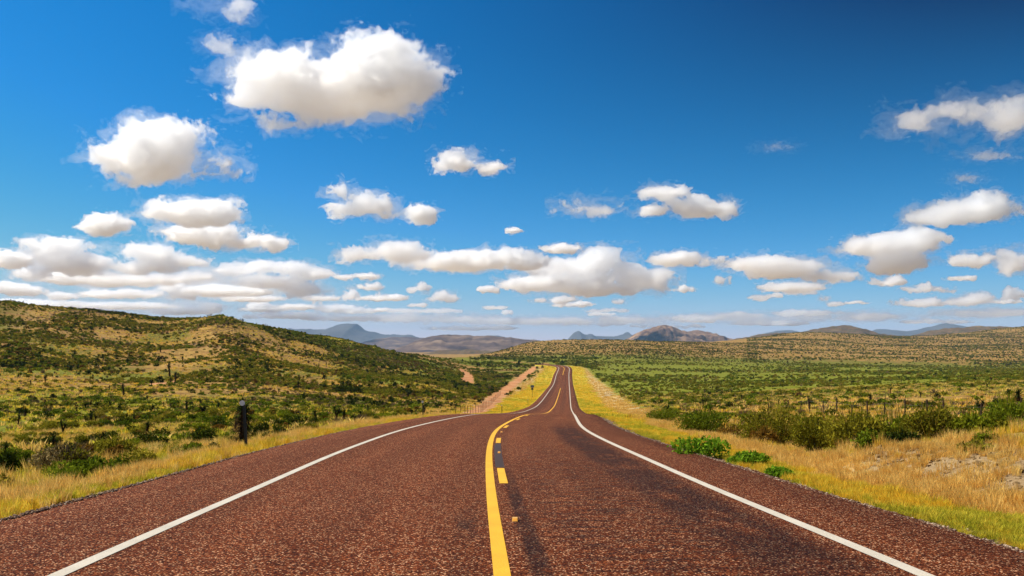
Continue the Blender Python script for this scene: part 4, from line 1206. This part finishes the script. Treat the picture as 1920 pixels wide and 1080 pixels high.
delineator(941, 131.0, 1.2, "third reflector post, in the yellow grass just past the crest")
delineator(990, 226.0, 1.2, "thin reflector post in yellow grass just below the small road sign")

def road_sign(px, d, h):
    x = (px - 960) / F * d
    root = empty("road_sign", (x, d, ground_at(x, d)))
    bm = bmesh.new(); add_tube(bm, (0, 0, -0.2), (0, 0, h), 0.05, seg=8)
    obj("post", bm_mesh("sign_post", bm, [M['steel']]), root)
    for nm, zc, w, hh, m in (("panel", h - 0.40, 1.05, 0.72, 'sign_blue'), ("plate", h - 1.12, 0.62, 0.60, 'sign_dark')):
        bm = bmesh.new(); add_box(bm, (0, -0.07, zc), (w, 0.02, hh))
        bmesh.ops.bevel(bm, geom=[e for e in bm.edges if abs(e.verts[0].co.y - e.verts[1].co.y) > 0.01], offset=0.08, segments=3, affect='EDGES')
        obj(nm, bm_mesh("sign_" + nm, bm, [M[m]]), root)
    tag(root, "small blue-grey road sign above a dark plate, on the left verge beyond the crest", "road sign")
road_sign(998, 280.0, 3.8)

def fence(label, posts, wires=(0.35, 0.7, 1.05), rad=0.05, h=1.25):
    root = empty("wire_fence", posts[0][:3])
    o0 = Vector(posts[0][:3]); tops = []
    for x, y, z, lean, hh in posts:
        bm = bmesh.new(); r2 = rad * random.uniform(0.75, 1.25)
        a = Vector((0, 0, -0.25)); b = Vector((math.sin(lean) * hh, 0, math.cos(lean) * hh))
        add_tube(bm, a, b, r2, r2 * 0.85, 7)
        obj("post", bm_mesh("fence_post", bm, [M['post']]), root, Vector((x, y, z)) - o0)
        tops.append((Vector((x, y, z)) - o0, b / hh))
    bm = bmesh.new()
    for wz in wires:
        for (p, u), (q, v) in zip(tops[:-1], tops[1:]):
            a, b = p + u * wz, q + v * wz; m = (a + b) / 2 - Vector((0, 0, 0.03))
            add_tube(bm, a, m, 0.006, seg=4); add_tube(bm, m, b, 0.006, seg=4)
    obj("wire", bm_mesh("fence_wire", bm, [M['wire']]), root)
    tag(root, label, "fence")
# right fence: columns of the posts seen in the photo, standing about 22 m right of the road
cols = [(1915, 0, 1.3), (1840, 0, 1.25), (1776, -0.16, 1.5), (1738, 0, 1.35), (1697, 0, 1.4), (1658, 0.02, 1.1), (1626, 0, 1.3), (1597, 0, 1.1), (1569, 0, 1.4), (1543, 0.03, 1.1),
        (1519, -0.12, 1.5), (1500, 0.1, 1.1), (1478, 0, 1.2), (1459, 0, 1.2), (1440, 0.05, 1.1)]
pl = []
for px, lean, hh in cols:
    d = 22.5 / ((px - 960) / F); x = 22.5
    pl.append((x, d, ground_at(x, d), lean, hh))
fence("weathered post-and-wire fence behind the right thicket, one post leaning", pl)
pl = []
for k, d in enumerate(np.arange(100, 300, 6.5)):
    px = np.interp(d, [95, 110, 150, 220, 320], [846, 869, 901, 924, 944]); x = (px - 960) / F * d
    pl.append((x, float(d), ground_at(x, d), random.uniform(-0.05, 0.05), random.uniform(1.2, 1.45)))
fence("long thin post-and-wire fence along the dirt strip on the left", pl, rad=0.032)

# ------------------------------------------------------------------ clouds
def surface_nets(val, origin, cell):
    ins = val > 0
    nx, ny, nz = val.shape
    c8 = [(i, j, k) for i in (0, 1) for j in (0, 1) for k in (0, 1)]
    cnt = sum(ins[i:nx - 1 + i, j:ny - 1 + j, k:nz - 1 + k].astype(np.int8) for i, j, k in c8)
    act = (cnt > 0) & (cnt < 8)
    idx = np.full(act.shape, -1, np.int64); ci = np.argwhere(act); idx[act] = np.arange(len(ci))
    pos = np.zeros((len(ci), 3)); num = np.zeros(len(ci))
    for a in c8:
        for ax in range(3):
            if a[ax]: continue
            b = list(a); b[ax] = 1
            va = val[ci[:, 0] + a[0], ci[:, 1] + a[1], ci[:, 2] + a[2]]; vb = val[ci[:, 0] + b[0], ci[:, 1] + b[1], ci[:, 2] + b[2]]
            k = (va > 0) != (vb > 0)
            tt = va[k] / (va[k] - vb[k])
            p = np.tile(np.array(a, float), (k.sum(), 1)); p[:, ax] += tt
            pos[k] += p; num[k] += 1
    V = (ci + pos / num[:, None]) * cell + origin
    quads = []
    for ax in range(3):
        a1, a2 = (ax + 1) % 3, (ax + 2) % 3
        s0 = [slice(1, -1)] * 3; s1 = [slice(1, -1)] * 3
        s0[ax] = slice(0, -1); s1[ax] = slice(1, None)
        A, B = ins[tuple(s0)], ins[tuple(s1)]
        e = np.argwhere(A != B); off = np.ones(3, int); off[ax] = 0; e = e + off
        up = ins[e[:, 0], e[:, 1], e[:, 2]]
        def cellidx(d1, d2):
            q = e.copy(); q[:, a1] -= d1; q[:, a2] -= d2
            return idx[q[:, 0], q[:, 1], q[:, 2]]
        q = np.stack([cellidx(1, 1), cellidx(0, 1), cellidx(0, 0), cellidx(1, 0)], 1)
        q[~up] = q[~up][:, ::-1]
        quads.append(q)
    return V, np.concatenate(quads)

def cloud_mat(name, dens):
    m = bpy.data.materials.new(name); m.use_nodes = True
    n, l = m.node_tree.nodes, m.node_tree.links; n.clear()
    out = n.new("ShaderNodeOutputMaterial"); v = n.new("ShaderNodeVolumePrincipled")
    v.inputs["Color"].default_value = (1, 1, 1, 1); v.inputs["Density"].default_value = dens
    v.inputs["Anisotropy"].default_value = 0.70
    l.new(v.outputs[0], out.inputs["Volume"])
    return m

CLOUDS = [
 # (tau, wispiness, label, blobs (px, py, rx, ry))
 (6, 0.95, "large heart-shaped white cloud, biggest in the sky", [(505, 150, 80, 52), (560, 128, 55, 36), (455, 187, 50, 14), (590, 175, 70, 45), (700, 160, 112, 72), (725, 135, 65, 45), (650, 190, 90, 45), (545, 226, 45, 9), (790, 175, 30, 25)]),
 (5.5, 1.0, "plump white cloud low left of the large heart-shaped one", [(300, 288, 100, 50), (290, 265, 65, 35), (205, 292, 52, 30), (190, 262, 24, 14), (385, 316, 55, 18), (320, 322, 80, 22)]),
 (5, 0.95, "flat-bottomed cloud below the plump white cloud", [(370, 400, 72, 28), (310, 400, 42, 10)]),
 (5, 0.95, "small cloud left of the flat-bottomed one", [(200, 424, 46, 20)]),
 (5.5, 1.0, "long low cloud under the flat-bottomed one", [(375, 438, 78, 20), (440, 456, 60, 13), (510, 460, 32, 15)]),
 (0.9, 1.6, "thin wispy cloud at the top edge of the sky", [(395, 8, 45, 16), (435, 28, 36, 24)]),
 (0.7, 1.6, "faint wisp between the top edge and the heart-shaped cloud", [(412, 85, 36, 20)]),
 (4, 1.25, "small cloud alone right of centre-left sky with a thin tail", [(858, 302, 40, 20), (912, 311, 32, 7)]),
 (5, 1.2, "ragged cloud with a raised left horn in mid sky", [(680, 390, 52, 25), (640, 366, 26, 16), (705, 400, 38, 14)]),
 (6, 0.8, "small round cloud right beside the ragged horned one", [(790, 402, 33, 20)]),
 (2.2, 1.3, "wispy flat cloud in mid sky right of centre", [(1100, 390, 58, 20)]),
 (4, 1.2, "three-lobed broken cloud in mid sky right of centre", [(1238, 364, 42, 17), (1305, 392, 55, 18), (1362, 392, 24, 18), (1225, 396, 30, 12)]),
 (0.25, 1.6, "faint veil of cloud in the dark blue right sky", [(1455, 276, 42, 9)]),
 (2.2, 1.3, "ragged cloud at the right edge of the dark blue sky", [(1715, 240, 52, 22), (1690, 222, 26, 17), (1845, 212, 70, 30), (1885, 228, 55, 34), (1780, 215, 40, 20)]),
 (0.6, 1.7, "thin wisp just under the ragged right-edge cloud", [(1850, 291, 52, 12)]),
 (0.5, 1.7, "second faint wisp under the ragged right-edge cloud", [(1815, 336, 36, 11)]),
 (4.5, 1.0, "long white cloud on the right above the low cloud row", [(1815, 397, 90, 22), (1845, 386, 55, 22), (1750, 411, 42, 10)]),
 (5, 0.9, "stepped cloud on the right below the long white one", [(1665, 462, 80, 22), (1725, 450, 45, 17), (1612, 466, 40, 15), (1680, 496, 60, 20), (1570, 470, 20, 7)]),
 (4.5, 1.0, "small pale cloud low at the right", [(1822, 488, 38, 15)]),
 (4.5, 1.0, "pale cloud cut by the right edge of the sky", [(1902, 492, 40, 24)]),
 (4.5, 1.0, "puffy cloud left of centre in the low row", [(742, 472, 50, 24), (690, 482, 52, 9), (788, 478, 26, 14)]),
 (4.5, 1.0, "long flat cloud left of centre in the low row", [(850, 494, 100, 16), (930, 482, 62, 18), (975, 494, 42, 14)]),
 (4, 1.25, "largest cloud of the low row, above the road's end", [(1128, 492, 55, 24), (1055, 502, 72, 16), (1185, 522, 76, 22), (1100, 538, 90, 14)]),
 (4.5, 1.0, "low cloud left under the largest of the row", [(990, 532, 55, 17)]),
 (4, 0.9, "thin small cloud above the largest of the row", [(1058, 467, 40, 10)]),
 (4.5, 1.0, "first of two long clouds right of the road's end", [(1275, 487, 52, 14), (1320, 490, 32, 9)]),
 (4.5, 1.0, "second longer cloud right of the road's end", [(1440, 496, 78, 17), (1505, 499, 48, 15), (1550, 518, 50, 14), (1480, 512, 60, 9)]),
 (4, 0.9, "thin flat cloud under the second long cloud", [(1485, 539, 58, 10)]),
]
SMALL = [(1357, 528, 18, 12), (1275, 543, 32, 6), (1660, 527, 36, 11), (1740, 542, 36, 9), (1750, 566, 65, 10), (1830, 562, 48, 13), (1905, 552, 34, 14), (965, 433, 22, 7),
         (1040, 561, 40, 10), (1075, 571, 36, 7), (788, 543, 26, 10), (834, 560, 28, 10), (915, 543, 20, 7), (710, 558, 46, 8), (690, 538, 42, 8), (680, 517, 48, 11), (1800, 522, 26, 6)]
BANK = [  # each a loose heap of puffs
 [(60, 456, 20, 8), (108, 460, 42, 15), (92, 482, 50, 20), (145, 498, 70, 22), (60, 512, 34, 13)],
 [(180, 465, 22, 8), (250, 470, 46, 12), (292, 480, 62, 20), (335, 490, 50, 14), (262, 504, 62, 15)],
 [(442, 510, 40, 12), (482, 501, 50, 13), (540, 505, 50, 16), (582, 515, 44, 11), (500, 530, 80, 17), (570, 545, 50, 15)],
 [(130, 520, 52, 14), (205, 525, 80, 12), (285, 526, 70, 11), (370, 520, 40, 11)],
 [(15, 536, 32, 9), (45, 546, 46, 10)], [(120, 556, 30, 10)], [(325, 541, 40, 13), (352, 554, 46, 7)], [(190, 552, 46, 8), (245, 552, 60, 9)],
 [(430, 548, 80, 9), (390, 540, 40, 9)], [(490, 574, 26, 9), (500, 580, 40, 6)], [(350, 583, 50, 7), (397, 576, 26, 7)], [(560, 576, 46, 6)], [(545, 592, 46, 6)], [(636, 578, 36, 8), (660, 584, 40, 5)],
 [(20, 480, 34, 12), (10, 492, 48, 14)], [(90, 572, 80, 8), (20, 568, 50, 7)], [(230, 574, 90, 7)], [(600, 560, 40, 6)], [(470, 560, 60, 7)]]
VEIL = [[(120, 520, 150, 34), (330, 530, 170, 30), (520, 545, 120, 26), (60, 560, 120, 20), (300, 575, 200, 16)], [(760, 596, 150, 11), (950, 603, 160, 10), (620, 592, 90, 9)], [(1180, 602, 150, 10), (1400, 598, 170, 11), (1620, 594, 150, 12), (1830, 588, 140, 13)]]
LOWB = [(800, 582, 70, 7), (870, 598, 80, 6), (960, 602, 70, 6), (1040, 600, 60, 7), (1110, 606, 70, 6), (1170, 600, 55, 7), (1300, 596, 50, 7), (1390, 591, 36, 7), (1520, 586, 70, 7),
        (1440, 606, 80, 5), (1640, 592, 60, 7), (700, 598, 80, 6), (620, 598, 60, 6), (1850, 586, 70, 7), (1740, 602, 60, 5), (1250, 612, 80, 4), (880, 615, 90, 4), (500, 592, 50, 6), (350, 585, 80, 6), (930, 577, 22, 6), (1150, 582, 40, 5)]
def build_cloud(tau, wisp, blobs, label, group, seed, alt=1500.0, budget=650000):
    B = np.array(blobs, float)
    py_base = (B[:, 1] + B[:, 3]).max()
    d = min(alt * F / max(HZ - py_base, 20), 48000.0)
    s = d / F
    depth = np.minimum(B[:, 2], np.maximum(B[:, 3] * 1.6, B[:, 2] * 0.55))
    m = 14 + 0.45 * B[:, 3].max()
    lo = np.array([(B[:, 0] - B[:, 2]).min() - m, -(depth.max() + m), -(B[:, 1] + B[:, 3]).max() - m])
    hi = np.array([(B[:, 0] + B[:, 2]).max() + m, depth.max() + m, -(B[:, 1] - B[:, 3]).min() + m])
    ext = hi - lo
    cell = max(1.7, (ext.prod() / budget) ** (1 / 3))
    n = np.ceil(ext / cell).astype(int) + 1
    gx, gy, gz = np.meshgrid(*[lo[i] + np.arange(n[i]) * cell for i in range(3)], indexing='ij')
    wl = np.clip(B[:, 3].max() * 0.9, 7, 42)
    wx = (vnoise(gx / wl, gy / wl, gz / wl + 0.37, seed + 1) - 0.5) * wl * 0.8 * min(wisp, 1.2)
    wz = (vnoise(gx / wl + 9.7, gy / wl, gz / wl + 4.31, seed + 2) - 0.5) * wl * 0.5 * min(wisp, 1.2)
    q = np.full(gx.shape, -9.0)
    for (cx, cy, ax, az), ay in zip(B, depth):
        dz = gz + wz + cy; az_ = np.where(dz < 0, az * 0.8, az)
        f = 1 - np.sqrt(((gx + wx - cx) / ax) ** 2 + (gy / ay) ** 2 + (dz / az_) ** 2)
        f = f * min(az, 40) / 40
        q = np.logaddexp(q * 22, f * 22) / 22
    ref = min(B[:, 3].max(), 40) / 40
    amp = 0.92 * ref
    nr = np.abs(q) < 1.6 * amp * max(wisp, 0.9) + 0.15          # noise only matters near the rim
    X_, Y_, Z_, wx_, wz_ = gx[nr], gy[nr], gz[nr], wx[nr], wz[nr]
    n1 = 0.6 * fbm((X_ + wx_) / (wl * 1.4), Y_ / wl, (Z_ + wz_) / (wl * 0.8) + 0.51, 5, seed + 5, 0.6) + 0.4 * fbm(X_ / (wl * 3), Y_ / (wl * 3), Z_ / (wl * 1.6) + 0.21, 2, seed + 25)
    n2 = 1 - np.abs(2 * fbm(X_ / (wl * .5), Y_ / (wl * .5), Z_ / (wl * .5) + .77, 3, seed + 15) - 1)
    fine = max(wl * 0.22, 5.0)
    n3 = fbm((X_ + 0.6 * wx_) / fine, Y_ / fine, (Z_ + 0.6 * wz_) / fine + .33, 3, seed + 35, 0.6)
    v = q - 0.09 * ref
    v[nr] += amp * ((n1 - 0.5) * 2.3 * wisp + (n2 - 0.80) * 0.75 + (n3 - 0.5) * 0.55)
    if wisp > 1.25: v = v - (0.30 if wisp > 1.45 else 0.14) * ref        # torn wisps: only the thickest vapour is left
    n4 = fbm((X_ + 2 * wx_) / (wl * 1.5), Y_ / wl, (Z_ + 2 * wz_) / (wl * 0.55) + 0.11, 5, seed + 45, 0.62)
    veil = q - 0.02 * ref                                      # torn vapour hanging round the body
    veil[nr] += amp * ((n4 - 0.5) * 3.3 * max(wisp, 0.9) + (n3 - 0.5) * 1.1 - 0.02)
    veil[~nr & (q < 0)] = -1
    edge = np.zeros(v.shape, bool); edge[[0, -1]] = True; edge[:, [0, -1]] = True; edge[:, :, [0, -1]] = True
    veil = np.maximum(veil, v + 0.05 * ref)
    if not (v > 0).any(): return
    shells = []                       # thin outer vapour, body, dense core: nested so that the rim fades
    for vo, w in ((veil, 0.16), (v + 0.01 * ref, 0.55), (v - 0.05 * ref, 1.15)):
        vo = vo.copy(); vo[edge] = -1
        if (vo > 0).any(): shells.append((surface_nets(vo, lo, cell), w))
    V = np.concatenate([q_[0][0] for q_ in shells])
    Q, mi, o_ = [], [], 0
    for k_, ((v_, f_), w) in enumerate(shells):
        Q.append(f_ + o_); mi.append(np.full(len(f_), k_, np.int32)); o_ += len(v_)
    Q = np.concatenate(Q); mi = np.concatenate(mi)
    c0 = np.array([B[:, 0].mean(), 0, -B[:, 1].mean()])
    V = (V - c0) * s
    thick = 2 * B[:, 3].max() * s
    me = mesh_np("cloud", V, Q, [cloud_mat("cloud_vapour", tau / thick * w) for _, w in shells], True)
    me.polygons.foreach_set("material_index", mi)
    o = obj("cloud", me, None, ((c0[0] - 960) * s, d, EYE + (HZ + c0[2]) * s))
    tag(o, label, "cloud", group)
if DO_CLOUDS:
    for k, (tau, wisp, lab, bl) in enumerate(CLOUDS): build_cloud(tau, wisp, bl, lab, "fair-weather clouds", 1000 + 40 * k, budget=1100000 if k < 2 else 380000)
    def broken(b, seed, n):      # a flat cloud as a loose string of puffs, higher in some places than others
        r = np.random.default_rng(seed); out = []
        for q in range(n):
            u = (q + r.uniform(0.1, 0.9)) / n * 2 - 1
            w = b[2] / n * r.uniform(0.75, 1.7); h = b[3] * r.uniform(0.55, 1.15) * (1 - 0.35 * abs(u))
            out.append((b[0] + u * b[2] * 0.85, b[1] + b[3] * 0.35 - h * r.uniform(0.1, 0.6), w, h))
        return out
    for k, b in enumerate(SMALL): build_cloud(3.2, 1.1, broken(b, 50 + k, 3), "small loose cloud below the low cloud row", "small clouds below the low row", 3000 + 40 * k, budget=160000)
    r = np.random.default_rng(404)
    for k in range(26):
        py = r.uniform(545, 608); b = (r.uniform(540, 1910), py, r.uniform(10, 30), r.uniform(4, 8.5) * (1.25 - (py - 545) / 110))
        build_cloud(2.4, 1.1, broken(b, 450 + k, 2), "small loose cloud below the low cloud row", "small clouds below the low row", 11000 + 40 * k, budget=50000)
    for k, b in enumerate(BANK): build_cloud(3.0, 0.95, b, "flat cloud of the broken cloud bank over the left hill", "cloud bank over the left hill", 5000 + 40 * k, budget=220000)
    for k, b in enumerate(VEIL): build_cloud((0.8, 0.4, 0.4)[k], 1.5, b, "thin milky veil behind the low clouds, " + ("over the left hill", "over the far blue mountains", "over the far right hills")[k], "thin veils low in the sky", 9000 + 40 * k, alt=2100.0, budget=350000)
    for k, b in enumerate(LOWB): build_cloud(1.3, 1.1, broken(b, 250 + k, max(2, int(b[2] / 16))), "thin pale cloud streak low over the horizon", "cloud streaks over the horizon", 7000 + 40 * k, budget=120000)

# ------------------------------------------------------------------ haze
if DO_HAZE:
    bm = bmesh.new()
    add_box(bm, (0, 8500, 151), (50000, 23000, 402))
    m = bpy.data.materials.new("air"); m.use_nodes = True
    n, l = m.node_tree.nodes, m.node_tree.links; n.clear()
    out = n.new("ShaderNodeOutputMaterial"); v = n.new("ShaderNodeVolumePrincipled")
    v.inputs["Color"].default_value = (0.36, 0.62, 1.0, 1); v.inputs["Density"].default_value = 3.6e-5
    l.new(v.outputs[0], out.inputs["Volume"])
    haze = obj("haze", bm_mesh("haze", bm, [m]))
    tag(haze, kind="stuff")
